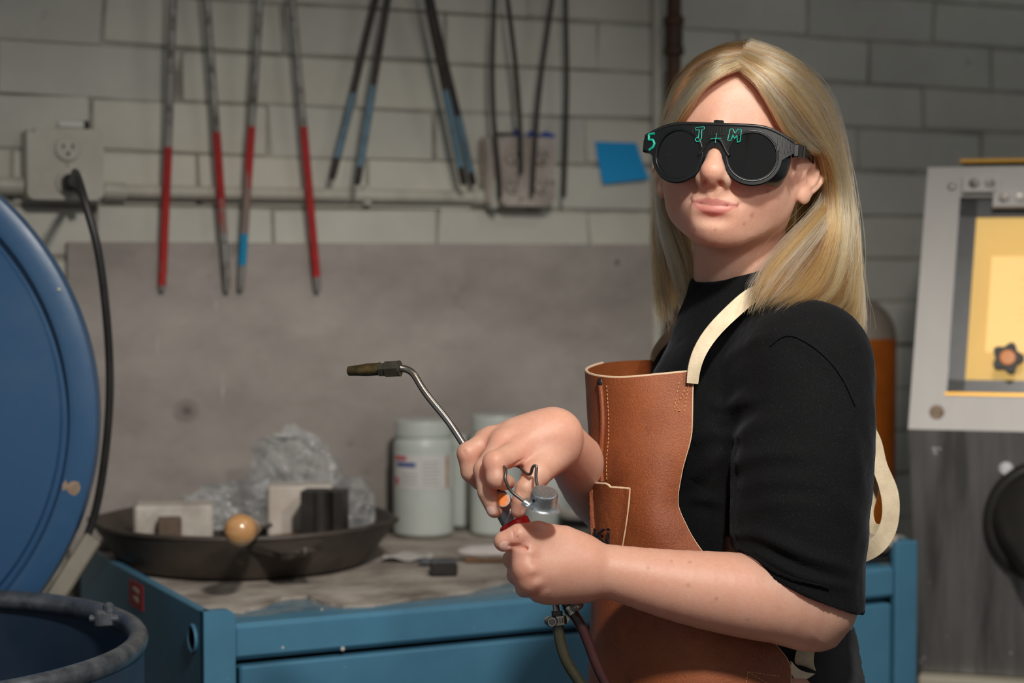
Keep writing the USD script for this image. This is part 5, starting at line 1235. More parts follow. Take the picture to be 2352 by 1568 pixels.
AP = PchipInterpolator(tv_, gs, axis=0)(vv_)
nz = (meshkit.fbm(AP * 9, 3, 2) - .5) * .008
nA = np.cross(np.gradient(AP, axis=0), np.gradient(AP, axis=1)); nA /= np.linalg.norm(nA, axis=-1, keepdims=True)
if nA[10, 10] @ [-0.3, 0, 1] < 0: nA = -nA
AP = AP + nA * nz[..., None]
ap = part(apron, "leather_apron", sheet(cw(AP), .0032), MLEATH, smooth=60, label="brown leather bib apron")
def on_apron(px, py, off=.002, far=False):
    """the point of the apron seen at a pixel"""
    q = Q(px, py, 1.0)
    u = AP[..., 0] / -AP[..., 2] - q[0]; v = AP[..., 1] / -AP[..., 2] - q[1]
    dd = u * u + v * v; dd[:, 30:] = 9 if not far else dd[:, 30:]
    k = np.argsort(dd.ravel())[:6]; w = 1 / (dd.ravel()[k] + 1e-9); w /= w.sum()
    dep = (-AP[..., 2].ravel()[k] * w).sum(); n_ = nrm((nA.reshape(-1, 3)[k] * w[:, None]).sum(0))
    return Q(px, py, dep) + n_ * off, n_
# pale cut edges
part(ap, "cut_edge", sweep(cw(AP[0, :46] + np.array([0, .0004, 0])), .0017, 8), MEDGE, label="pale cut edge")
part(ap, "cut_edge", sweep(cw(AP[:, 0] + nA[:, 0] * .0002), .0013, 8), MEDGE, label="pale cut edge")
# seam fold with stitches and rivet
seamp = np.array([on_apron(x, y, .0025)[0] for x, y in [(1383, 872), (1388, 930), (1389, 990), (1386, 1050), (1388, 1105)]])
part(ap, "folded_seam", sweep(cw(spline(seamp, 40)), .0028, 8), MLEATH)
def stitches(pts, par, step=.0042, name="stitching", off=.0022, m_=None):
    q = np.array([on_apron(x, y, off)[0] for x, y in pts]); q = spline(q, 60) if len(q) > 2 else spline(q, 30)
    L = np.concatenate([[0], np.cumsum(np.linalg.norm(np.diff(q, axis=0), axis=1))]); ms = []
    for s in np.arange(0, L[-1] - step * .6, step):
        a_, b_ = [np.array([np.interp(x, L, q[:, k]) for k in range(3)]) for x in (s, s + step * .62)]
        ms.append(sweep(cw(np.array([a_, (a_ + b_) / 2 + [0, 0, .0004], b_])), .00045, 5))
    return part(par, name, cat_(ms), m_ or MTHREAD, kind="stuff")
stitches([(1397, 885), (1401, 950), (1401, 1010), (1397, 1060), (1398, 1105)], ap)
rv, rn = on_apron(1383, 878, .003)
part(ap, "rivet", xf(lathe([(0, .0022), (.003, .002), (.0043, .0008), (.0046, 0), (0, -.001)], 20), cw(rv), z=M @ rn), MDARK, smooth=50, label="black rivet")
stitches([(1560, 878), (1548, 942)], ap); stitches([(1548, 942), (1571, 945)], ap); stitches([(1571, 945), (1582, 880)], ap); stitches([(1582, 880), (1552, 935)], ap)
stitches([(1716, 1542), (1790, 1552)], ap); stitches([(1716, 1542), (1712, 1568)], ap); stitches([(1716, 1542), (1760, 1568)], ap)
# pen pocket
def patch(px0, px1, py0, py1, off, n=14, mrow=10, skew=0):
    return np.array([[on_apron(px0 + (px1 - px0) * s + skew * t, py0 + (py1 - py0) * t, off)[0] for s in np.linspace(0, 1, n)] for t in np.linspace(0, 1, mrow)])
pg = []
for t in np.linspace(0, 1, 16):
    row = []
    for s in np.linspace(0, 1, 22):
        x0, x1 = 1362 + 6 * t, 1452 - 22 * t ** 1.5
        y0 = np.interp(s, [0, .55, .62, 1], [1106, 1110, 1118, 1122])
        p, n_ = on_apron(x0 + (x1 - x0) * s, y0 + (1285 - y0) * t, .004 + .006 * math.sin(math.pi * min(s * 1.15, 1)) * (1 - .5 * t))
        row.append(p)
    pg.append(row)
pg = np.array(pg)
pk = part(ap, "pen_pocket", sheet(cw(pg), .0028), MLEATH, smooth=60)
part(pk, "cut_edge", sweep(cw(pg[0]), .0015, 8), MEDGE)
part(pk, "cut_edge", sweep(cw(pg[:, -1]), .0009, 8), MEDGE)
stitches([(1452, 1130), (1447, 1180), (1436, 1240), (1426, 1285)], pk, off=.004)
# inked letters on the pocket
tm = meshkit.text_mesh("Ki", .0165, .0006, bold=True); tv2, tf2 = tri(tm)
ip = []
for x, y, z in tv2:
    p, n_ = on_apron(1384 + x * 1900, 1246 - y * 2000, .0122 + z); ip.append(p)
part(pk, "inked_letters", trimesh.Trimesh(cw(np.array(ip)), tf2, process=False), MINK, smooth=False)
# canvas straps
def strap(pts, wd, w, name="canvas_strap", th=.0018, n=40, par=None): return part(par or ap, name, ribbon([cw(Q(*p)) for p in pts], [M @ np.array(d_) for d_ in wd], w, th, n), MCANVAS, smooth=60)
strap([(1590, 880, 1.978), (1594, 848, 1.975), (1606, 810, 1.975), (1640, 758, 1.985), (1690, 708, 2.0), (1730, 676, 2.02), (1790, 655, 2.07), (1830, 660, 2.14), (1860, 720, 2.2)],
      [(.95, -.1, -.25), (.95, -.2, -.25), (.9, -.42, -.25), (.8, -.58, -.2), (.72, -.62, -.2), (.65, -.6, -.3), (.4, -.6, -.6), (.5, -.3, -.8), (.8, 0, -.5)], (.0125, .0155, .0175, .0185, .019, .019))
strap([(1502, 850, 2.232), (1512, 815, 2.225), (1535, 780, 2.22), (1572, 735, 2.20), (1600, 700, 2.19)], [(.9, -.1, -.4), (.85, -.35, -.4), (.8, -.5, -.3), (.75, -.55, -.3), (.75, -.55, -.3)], (.019, .019))
# loop hanging at her back, with a wire buckle
strap([(1999, 985, 2.10), (2008, 1010, 2.095), (2018, 1060, 2.09), (2040, 1120, 2.085), (2046, 1180, 2.085), (2032, 1230, 2.088), (2005, 1260, 2.095), (1975, 1276, 2.11)],
      [(.7, .1, .5), (.8, .1, .5), (.9, -.1, .4), (.95, .1, .3), (.95, .15, .3), (.85, -.4, .3), (.5, -.8, .3), (.3, -.9, .3)], (.012, .017, .019, .019, .019, .019, .017))
strap([(2000, 985, 2.112), (2004, 1060, 2.112), (2003, 1130, 2.112), (1992, 1180, 2.112), (2010, 1215, 2.105), (2035, 1200, 2.10)],
      [(.6, .1, .7), (.7, .1, .6), (.7, .1, .6), (.8, .2, .5), (.3, .9, .3), (.1, .95, .3)], (.013, .016, .017, .016, .013, .010))
bq = [Q(1992, 970, 2.10), Q(2006, 966, 2.10), Q(2012, 985, 2.10), Q(2009, 1004, 2.10), Q(1996, 1002, 2.10), Q(1992, 970, 2.10)]
part(ap, "wire_buckle", sweep(cw(np.array(bq)), .0014, 8), MSTEEL)
strap([(1992, 975, 2.11), (1980, 1010, 2.115), (1950, 1060, 2.14)], [(.5, .6, .5), (.6, .5, .5), (.6, .5, .5)], (.012, .016))
# waist tie below the elbow
strap([(1868, 1452, 1.99), (1852, 1490, 1.985), (1848, 1520, 1.985), (1862, 1535, 1.99)], [(.9, .35, .2), (.9, .3, .2), (.9, .15, .3), (.8, -.4, .3)], (.016, .022, .020, .012))
strap([(1815, 1530, 1.965), (1835, 1550, 1.975), (1880, 1560, 1.99), (1960, 1545, 2.05)], [(.1, .9, .2), (.1, .9, .2), (-.1, .9, .2), (-.1, .9, .2)], (.012, .014))
# ------------------------------------------------------------------ goggles (head millimetres)
MGOG = mat("goggle_plastic", lin(17, 18, 19), .3, col2=lin(23, 25, 26), scale=30, spec=.35)
MGOG2 = mat("goggle_grey_plastic", lin(30, 31, 31), .32, spec=.4)
MLENS = mat("dark_lens", (.006, .006, .006), .05, spec=.5, spots=(.16, .2, .22), spot_scale=650, spot_cut=(.72, .74))
MTEAL = mat("teal_marker", lin(8, 152, 128), .5)
GY, GZ, RB = -21.5, 103.0, 175.0
def G(x, y, z=0.0):
    """goggle face: across, up, out; wrapped round the face; millimetres to world"""
    x, y, z = np.broadcast_arrays(np.asarray(x, float), y, z)
    a = x / RB
    return cw(H(np.stack([(RB + z) * np.sin(a), y + GY, GZ - RB + (RB + z) * np.cos(a)], -1)))
def bent(mesh, sub=2.2):
    v, f = tri(mesh); v, f = trimesh.remesh.subdivide_to_size(v, f, sub, max_iter=12)
    m_ = trimesh.Trimesh(G(v[:, 0], v[:, 1], v[:, 2]), f, process=False); m_.merge_vertices(); return m_
gog = thing("goggles", G(0, 0, 0), "dark round-lensed welding goggles marked 5 J M, worn on her face", "goggles")
LX, LR = 38.4, 24.4
top_ = sg.Polygon([(-80, 19), (-70, 24), (-55, 28.5), (-38, 31), (-15, 31), (0, 30.5), (15, 31), (38, 31), (55, 28.5), (70, 24), (80, 17), (81, 7), (72, 1), (60, -8), (39, -10), (14, -10), (-14, -10), (-39, -10), (-60, -8), (-72, 1), (-81, 7)])
rings = [sg.Point(s * LX, 0).buffer(29.8, 32) for s in (-1, 1)]
nose = sg.Polygon([(-20, -40), (-15.5, -20), (-9, -1), (-5, 5.5), (0, 7.5), (5, 5.5), (9, -1), (15.5, -20), (20, -40)]).buffer(-2).buffer(2)
plate_ = shapely.union_all([top_] + rings).buffer(1.5).buffer(-1.5).difference(nose)
for s in (-1, 1): plate_ = plate_.difference(sg.Point(s * LX, 0).buffer(LR, 32))
pl3 = extrude(plate_.simplify(.12), 4.0)
frame = part(gog, "frame", bent(pl3, 3.5), MGOG, smooth=35)
for s in (-1, 1):
    t = np.linspace(0, 2 * math.pi, 73)
    part(gog, "lens", bent(xf(lathe([(0, 2.0), (LR, 2.0), (LR, -.5), (0, -.5)], 64), (s * LX, 0, 0)), 3.0), MLENS, smooth=40, label="nearly black round lens")
    part(frame, "lens_rim", sweep(G(s * LX + 26.0 * np.cos(t), 26.0 * np.sin(t), 2.9 + 0 * t), .0015, 8), MGOG, smooth=60)
    part(frame, "lens_rim", sweep(G(s * LX + 29.4 * np.cos(t[:]), 29.4 * np.sin(t), 1.2 + 0 * t), .0016, 8), MGOG, smooth=60)
# upper rim, ridge over the nose and little ribs
q = spline([(-79, 19.5, 0), (-55, 28.7, 0), (-38, 31, 0), (0, 30.7, 0), (38, 31, 0), (55, 28.7, 0), (80, 17.5, 0)], 60)
part(frame, "upper_rim", sweep(G(q[:, 0], q[:, 1], 3.2 + 0 * q[:, 0]), .0019, 8), MGOG2, smooth=60)
q = spline([(-15.5, -1, 0), (-11, 6, 0), (-5.5, 14, 0), (0, 16, 0), (5.5, 14, 0), (11, 6, 0), (15.5, -1, 0)], 40)
part(frame, "nose_ridge", sweep(G(q[:, 0], q[:, 1], 4.4 + 0 * q[:, 0]), .0024, 8, flat=.7), MGOG2, smooth=60)
for x in list(np.arange(-7, 14, 2.9)) + list(np.arange(17, 24, 2.9)) + list(np.arange(63, 78, 2.7)) + list(np.arange(-24, -10, 2.9)):
    ylo = np.interp(abs(x), [0, 7, 24, 25, 62, 70, 80], [19, 19, 21, 22, 8, 4, 10]); yhi = np.interp(abs(x), [0, 38, 55, 70, 80], [28.5, 28.5, 26.5, 22, 15])
    if yhi - ylo > 2.5: part(frame, "rib", bent(xf(rbox((1.3, yhi - ylo, .7), .2), (x, (yhi + ylo) / 2, 4.2)), 4), MGOG2, smooth=False)
part(frame, "clip", bent(cat_([xf(rbox((10, 4.2, 5), .6), (2, 33, 1.5)), xf(rbox((3, 1.6, 5.6), .4), (0, 34.4, 1.5))]), 4), MGOG)
for x in (-44, 48, -12):
    part(frame, "pip", bent(xf(rbox((2, 1.6, 2), .4), (x, 31.6 if abs(x) < 40 else 30.8, 1.5)), 4), MGOG)
part(frame, "pin", sweep(G(np.array([73., 73.]), np.array([19., 23.5]), np.array([-9., -9.])), .0011, 8), MSTEEL)
# lettering in teal marker
def stroke(pts, r, closed=False, n=40):
    p = np.array(pts, float); 
    if closed: p = np.vstack([p, p[:1]])
    L = np.concatenate([[0], np.cumsum(np.linalg.norm(np.diff(p, axis=0), axis=1))]); t = np.linspace(0, L[-1], n)
    x, y = np.interp(t, L, p[:, 0]), np.interp(t, L, p[:, 1])
    return sweep(G(x, y, 4.15 + 0 * x), r, 6)
lt = [stroke([(-67.3, 21.5), (-74.5, 20.8), (-74, 15), (-68.5, 14.6), (-66.5, 10.5), (-68, 7), (-72.5, 4.2)], .0015)]
part(frame, "lettering", lt[0], MTEAL, label="teal marker figure 5")
part(frame, "lettering", stroke([(-21, 26.8), (-12.2, 27.8), (-12.2, 25), (-14.6, 24.8), (-14.2, 15.5), (-16, 12.5), (-19.4, 12.4), (-20.6, 15), (-19, 16.6), (-17.4, 15.8), (-17.2, 24.4), (-21, 24.2)], .00055, True, 60), MTEAL, label="teal marker letter J")
part(frame, "lettering", stroke([(12.6, 14.6), (14.2, 26), (17, 26.6), (19.4, 21.8), (22, 26.6), (25.6, 26.2), (25.2, 14), (22.4, 12.8), (21.6, 20.4), (19.4, 16.4), (17.4, 20.4), (16, 14.4)], .00055, True, 60), MTEAL, label="teal marker letter M")
part(frame, "lettering", cat_([stroke([(-5, 15.2), (6, 16.0)], .0005, n=6).apply_translation(M @ np.array([0, 0, .0028])), stroke([(.5, 21), (.2, 11)], .0004, n=6).apply_translation(M @ np.array([0, 0, .0028]))]), MTEAL, label="small teal cross")
# side shields and temple arms
for s in (-1, 1):
    g_ = []
    for a in np.linspace(rad(62), rad(-75), 18):
        e_ = np.array([s * (LX + 29.0 * math.cos(a)), 29.0 * math.sin(a)])
        e_ = np.array([s * 74, e_[1]]) if (abs(e_[1]) < 16 and abs(e_[0]) > 60 and False) else e_
        p0 = G(e_[0] + s * 2, e_[1] + 1, 0.0); yb = e_[1] * .95 + GY
        xb = (56 if s > 0 else 48) + 14 * math.cos(a); zb = 64 - 4 * math.cos(a)
        p1 = cw(H((s * xb, yb + 2, zb)))
        pm = (p0 + p1) / 2 + M @ (HR @ mm((s * (4 if s > 0 else -3), 0, 2)))
        q = spline([p0, pm, p1], 8); g_.append(q)
    ss = part(gog, "side_shield", sheet(np.array(g_), .0016), MGOG, smooth=60)
    for a in (rad(-32), rad(-42), rad(-52)):
        pass
    hx = np.array([[s * 77, GY + 12, 72], [s * 79, GY + 14, 58], [s * 80, GY + 16, 44], [s * 81, GY + 18, 30]])
    if s < 0: hx[:, 0] = -np.array([76, 77, 78, 79])
    tw = []
    for k, p in enumerate(spline(hx, 12)):
        tw.append([cw(H(p + [0, h_, 0])) for h_ in (-6, -2, 2, 6)])
    tm_ = part(gog, "temple", sheet(np.array(tw), .0032), MGOG, smooth=40)
    part(tm_, "slider", sheet(np.array([[cw(H((s * (80.3 + 2.2), GY + 15.7 - (z_ - 46) * .14 + h_, z_))) for h_ in (-6.2, 6.2)] for z_ in (46, 30)]), .0014), MGOG2)
    q = spline([H((s * 81, GY + 18, 32)), H((s * 82.5, GY + 20, 14)), H((s * 82.5, GY + 18, -2)), H((s * 82, GY + 4, -18)), H((s * 80, GY - 14, -30))], 30)
    part(tm_, "ear_hook", sweep(cw(q), np.linspace(.0032, .0022, 30), 10, flat=.7), MGOG2, smooth=60)
    part(gog, "hinge", xf(rbox((.006, .014, .009), .0012), cw(H((s * 78.5, GY + 11, 76))), x=M @ HR @ np.array([1., 0, -.35 * s]), y=M @ HR @ np.array([0., 1, 0])), MGOG)

# ------------------------------------------------------------------ brazing torch
MBRASS2 = mat("scorched_brass", lin(110, 92, 58), .42, .75, col2=lin(66, 58, 40), scale=60, cut=(.4, .62), bump=.15, bscale=200)
MTUBE = mat("torch_tube", lin(150, 144, 138), .25, .9, col2=lin(120, 104, 84), scale=30, stretch=(1, 1, .4))
MGREYM = mat("torch_body_grey", lin(150, 150, 150), .38, .6, col2=lin(126, 126, 128), scale=30)
MREDP = mat("red_grip", lin(228, 24, 30), .4)
MOR = mat("orange_disc", lin(222, 116, 22), .45)
MSILV = mat("silver_paint", lin(176, 170, 164), .4, .4)
neck_px = [(918, 845, 1.985), (930, 847, 1.985), (946, 855, 1.983), (962, 878, 1.979), (984, 911, 1.974), (1030, 968, 1.964), (1068, 1025, 1.955), (1110, 1086, 1.944), (1148, 1142, 1.935)]
NP = cw(np.array([Q(*p) for p in neck_px]))
tor = thing("brazing_torch", NP[-1], "brazing torch with a brass tip on a bent tube, gripped in both hands", "torch")
part(tor, "neck_tube", sweep(spline(NP, 70), .0037, 16), MTUBE, smooth=50)
tx = nrm(NP[0] - cw(Q(800, 853, 2.0)))
t0 = cw(Q(799, 852, 2.0))
LT = np.linalg.norm(cw(Q(872, 849, 1.99)) - t0)
part(tor, "tip", xf(lathe([(0, .002), (.0028, .002), (.0036, .0), (.0050, .001), (.0056, LT * .3), (.0064, LT * .55), (.0066, LT * .62), (.0066, LT * .98), (.0072, LT), (0, LT)], 32), t0, z=tx), MBRASS2, smooth=40, label="scorched brass burner tip")
n0 = cw(Q(872, 849, 1.99)); LN_ = np.linalg.norm(cw(Q(920, 846, 1.985)) - n0)
hexp = sg.Polygon([(math.cos(a), math.sin(a)) for a in np.arange(6) * math.pi / 3])
part(tor, "hex_nut", cat_([xf(extrude(shapely.affinity.scale(hexp, .0092, .0092), LN_ * .62), n0 + tx * LN_ * .32, z=tx), xf(extrude(shapely.affinity.scale(hexp, .0076, .0076), LN_ * .3), n0, z=tx), xf(lathe([(0, 0), (.0084, 0), (.0084, LN_ * .06), (0, LN_ * .06)], 24), n0 + tx * LN_ * .94, z=tx)]), mat("grey_nut", lin(104, 102, 92), .4, .8, col2=lin(84, 80, 68), scale=50), smooth=25)
# body along the axis into the fist
b0, b1 = cw(Q(1140, 1128, 1.937)), cw(Q(1282, 1392, 1.918))
bd = nrm(b1 - b0); BLn = np.linalg.norm(b1 - b0)
part(tor, "mixer_body", xf(lathe([(0, 0), (.0065, 0), (.0085, .006), (.0105, .016), (.0118, .022), (.0118, .040), (0, .040)], 28), b0, z=bd), MGREYM, smooth=40)
part(tor, "red_grip", xf(lathe([(0, .0345), (.0138, .0345), (.0158, .0365), (.0158, .0505), (.0150, .052), (0, .052)], 36), b0, z=bd), MREDP, smooth=40, label="red ring on the torch body")
part(tor, "handle", xf(lathe([(0, .05), (.0125, .05), (.0128, .06), (.0120, .11), (.0112, .118), (0, .118)], 28), b0, z=bd), MGREYM, smooth=40)
# propane knob, facing the viewer
kc = cw(Q(1155, 1147, 1.888)); kn_ = nrm(M @ np.array([-.08, .30, 1.0]))
vk = part(tor, "valve_knob", xf(lathe([(0, -.030), (.006, -.030), (.006, -.0105), (.0072, -.010), (.0074, -.0005), (.0070, 0), (.0064, 0), (.0064, -.0006), (0, -.0006)], 36), kc, z=kn_), MSILV, smooth=35)
part(vk, "knob_disc", xf(lathe([(0, .0003), (.0064, .0003), (.0064, -.0006), (0, -.0006)], 36), kc, z=kn_), MOR, label="orange disc with ring of small letters")
ku = nrm(M @ np.array([0, 1., -.3])); kr = np.cross(ku, kn_)
lets = []
def ring_text(t, a0, da, R_):
    for i, ch in enumerate(t):
        if ch == " ": continue
        a = a0 - i * da
        m_ = meshkit.text_mesh(ch, .00155, .0001, bold=True); v, f = tri(m_); v = v - [v[:, 0].mean(), .0008, 0]
        e_r = np.array([math.cos(a), math.sin(a)]); e_t = np.array([math.sin(a), -math.cos(a)])
        p = kc + kn_ * .00035 + np.outer(v[:, 0], kr * e_t[0] + ku * e_t[1]) + np.outer(v[:, 1] + R_, kr * e_r[0] + ku * e_r[1]) + np.outer(v[:, 2], kn_)
        lets.append(trimesh.Trimesh(p, f, process=False))
ring_text("PROPANE", rad(50), rad(17), .0050)
part(vk, "lettering", cat_(lets), MSILV, smooth=False, label="ring lettering PROPANE")
part(tor, "valve_stem", xf(lathe([(0, 0), (.0045, 0), (.0045, .02), (0, .02)], 16), cw(Q(1146, 1124, 1.92)), z=M @ np.array([-.3, .9, .3])), MDARK)
# barbs, clamps, hoses
def hose(pts, r, m_, lab):
    return part(tor, "hose", sweep(spline([cw(Q(*p)) for p in pts], 60), r, 20), m_, smooth=60, label=lab)
MOLIVE = mat("olive_hose", lin(58, 54, 38), .3, col2=lin(48, 45, 32), scale=40, bump=.1, bscale=300)
MMAROON = mat("maroon_hose", lin(64, 32, 30), .3, col2=lin(52, 27, 26), scale=40, bump=.1, bscale=300)
part(tor, "hose_barb", sweep(cw(np.array([Q(1266, 1362, 1.922), Q(1276, 1385, 1.92), Q(1279, 1408, 1.918)])), .0034, 14), MTUBE, label="metal barb of the olive hose")
part(tor, "hose_barb", sweep(cw(np.array([Q(1282, 1360, 1.93), Q(1298, 1380, 1.925), Q(1306, 1394, 1.922)])), .0032, 14), MTUBE, label="metal barb of the maroon hose")
hose([(1279, 1402, 1.918), (1282, 1440, 1.917), (1287, 1475, 1.916), (1302, 1520, 1.915), (1330, 1565, 1.914), (1370, 1640, 1.912), (1410, 1760, 1.91), (1420, 2050, 1.90), (1400, 2500, 1.9)], .0056, MOLIVE, "olive green hose")
hose([(1300, 1383, 1.924), (1316, 1407, 1.921), (1332, 1432, 1.919), (1352, 1478, 1.918), (1372, 1530, 1.917), (1390, 1568, 1.916), (1430, 1660, 1.914), (1470, 1800, 1.91), (1480, 2050, 1.90), (1470, 2500, 1.9)], .0054, MMAROON, "maroon hose")
MCHROME = mat("clamp_steel", lin(206, 202, 196), .2, .95, col2=lin(150, 140, 124), scale=60)
def hclamp(c, axis, r, side, lab):
    c = np.asarray(c); axis = nrm(axis); side = nrm(side - axis * (side @ axis)); fr2 = np.cross(axis, side); sgn_ = 1.0 if fr2 @ (M @ np.array([0, 0, 1.])) > 0 else -1.0
    cl = part(tor, "hose_clamp", xf(lathe([(r, -.0042), (r + .0009, -.0044), (r + .0009, .0044), (r, .0042)], 36, closed=True), c, z=axis), MCHROME, smooth=30, label=lab)
    for k in range(7):
        a = -1.15 + k * .38; dr_ = side * math.sin(a) * .9 + fr2 * sgn_ * math.cos(a)
        dr_ = nrm(dr_)
        part(cl, "slot", xf(rbox((.0007, .0048, .0004), .0001), c + dr_ * (r + .0010), z=dr_, x=np.cross(axis, dr_)), MDARK)
    hc = c + side * (r + .0042)
    part(cl, "screw_housing", xf(lathe([(.0018, -.005), (.0046, -.005), (.0052, -.003), (.0052, .004), (.0044, .0055), (.0018, .0055)], 20, closed=True), hc, z=fr2), MCHROME, smooth=40)
    sc = part(cl, "clamp_screw", xf(lathe([(0, .0072), (.0022, .0072), (.003, .006), (.003, -.006), (0, -.006)], 14), hc, z=fr2), MSTEEL, smooth=30)
    part(cl, "band_tail", sheet(np.array([[c - side * (r + .001 + .004 * t) - fr2 * .002 + axis * h_ - axis * .004 * t for h_ in (-.004, .004)] for t in np.linspace(0, 1, 5)]), .0007), MCHROME)
cA, cB = cw(Q(1285, 1424, 1.917)), cw(Q(1312, 1400, 1.921))
rgt = M @ np.array([1., 0, 0])
hclamp(cA, cw(Q(1288, 1475, 1.916)) - cw(Q(1279, 1402, 1.918)), .0060, -rgt + M @ np.array([0, .1, .4]), "hose clamp on the olive hose")
hclamp(cB, cw(Q(1340, 1440, 1.919)) - cw(Q(1300, 1383, 1.924)), .0058, rgt * .6 + M @ np.array([0, .6, .7]), "hose clamp on the maroon hose")

# ------------------------------------------------------------------ spark striker
MWIRE = mat("striker_wire", lin(92, 88, 84), .38, .8)
MTIN = mat("tin_cup", lin(214, 218, 220), .27, .92, col2=lin(200, 204, 208), scale=40, bump=.3, bscale=420, spots=lin(250, 250, 250), spot_scale=500, spot_cut=(.6, .66))
st = thing("spark_striker", cw(Q(1250, 1150, 1.86)), "spark striker, a bright tin cup on a bent wire, hooked on her index finger", "striker")
w_px = [(1206, 1153, 1.856), (1190, 1141, 1.857), (1172, 1125, 1.858), (1163, 1108, 1.858), (1160, 1096, 1.859), (1162, 1084, 1.862), (1161, 1076, 1.866), (1156, 1070, 1.875), (1160, 1066, 1.892), (1176, 1066, 1.91), (1192, 1071, 1.902), (1203, 1082, 1.885), (1213, 1089, 1.876), (1219, 1087, 1.872), (1222, 1077, 1.869), (1226, 1070, 1.867), (1231, 1070, 1.866), (1232, 1080, 1.865), (1231, 1092, 1.864), (1232, 1104, 1.863), (1234, 1114, 1.862)]
part(st, "wire_bail", sweep(spline([cw(Q(*p)) for p in w_px], 110), .00155, 12), MWIRE, smooth=60)
cc = cw(Q(1246, 1160, 1.853)); ca = nrm(M @ np.array([.14, .88, .44]))
cup = lathe([(0, -.002), (.0128, -.002), (.0132, -.0012), (.0176, -.0006), (.0180, 0), (.0176, .0007), (.0142, .0009), (.0136, .0018), (.0133, .0135), (.0124, .0152), (.0108, .0158), (0, .0152)], 64)
v, f = tri(cup)
an = np.arctan2(v[:, 1], v[:, 0]); rr_ = np.hypot(v[:, 0], v[:, 1])
fl = rr_ > .0150
rr_ = np.where(fl, rr_ * (1 + .10 * np.maximum(np.cos(2 * an + .5), 0) ** 3 - .03), rr_)
v[:, 0], v[:, 1] = rr_ * np.cos(an), rr_ * np.sin(an)
cp = part(st, "cup", xf(trimesh.Trimesh(v, f, process=False), cc, z=ca, x=M @ np.array([1., -.1, 0])), MTIN, smooth=35)
part(cp, "slot", xf(lathe([(0, .0004), (.0018, .0003), (.0019, 0), (0, -.0004)], 12), cw(Q(1226, 1150, 1.836)), z=M @ np.array([-.55, 0, .85])), MDARK)
q0 = cw(Q(1208, 1158, 1.850))
part(st, "wire_ferrule", xf(rbox((.008, .006, .004), .001), q0, x=M @ np.array([.8, -.5, .1]), y=M @ np.array([.4, .8, .2])), MTIN)
# ------------------------------------------------------------------ hair: strands as curves in a few natural tones
hr = np.random.default_rng(11)
NP_ = 15
near = [
    [(1697, 150, 1.99), (1742, 192, 1.975), (1783, 268, 1.985), (1822, 330, 2.005), (1866, 347, 2.038), (1896, 374, 2.082), (1899, 430, 2.09), (1862, 495, 2.062), (1800, 565, 2.03), (1757, 612, 2.01), (1729, 668, 1.99), (1727, 714, 1.975)],
    [(1699, 146, 1.99), (1765, 192, 1.98), (1818, 262, 1.99), (1858, 325, 2.02), (1896, 368, 2.072), (1908, 450, 2.09), (1858, 562, 2.05), (1802, 632, 2.01), (1766, 688, 1.98), (1742, 710, 1.965)],
    [(1703, 138, 2.0), (1780, 176, 1.985), (1845, 250, 2.005), (1885, 330, 2.035), (1908, 410, 2.065), (1915, 515, 2.065), (1893, 610, 2.03), (1850, 680, 1.985), (1800, 704, 1.965)],
    [(1708, 128, 2.02), (1795, 160, 2.01), (1865, 235, 2.03), (1902, 325, 2.06), (1922, 420, 2.085), (1930, 530, 2.08), (1920, 625, 2.045), (1890, 690, 2.0), (1845, 708, 1.975)],
    [(1715, 114, 2.05), (1808, 145, 2.05), (1882, 230, 2.075), (1912, 325, 2.10), (1932, 430, 2.11), (1944, 540, 2.10), (1944, 640, 2.065), (1925, 705, 2.03), (1890, 722, 2.0)],
    [(1722, 104, 2.09), (1820, 138, 2.10), (1893, 228, 2.13), (1922, 335, 2.145), (1942, 455, 2.145), (1956, 575, 2.13), (1962, 670, 2.10), (1960, 735, 2.075), (1945, 765, 2.06)],
    [(1728, 102, 2.13), (1825, 145, 2.16), (1888, 240, 2.185), (1916, 360, 2.19), (1938, 490, 2.185), (1956, 610, 2.165), (1970, 700, 2.14), (1972, 760, 2.12), (1968, 792, 2.10)],
    [(1728, 108, 2.16), (1800, 170, 2.20), (1855, 280, 2.215), (1885, 400, 2.215), (1905, 520, 2.21), (1925, 630, 2.195), (1940, 710, 2.18), (1945, 750, 2.17)]]
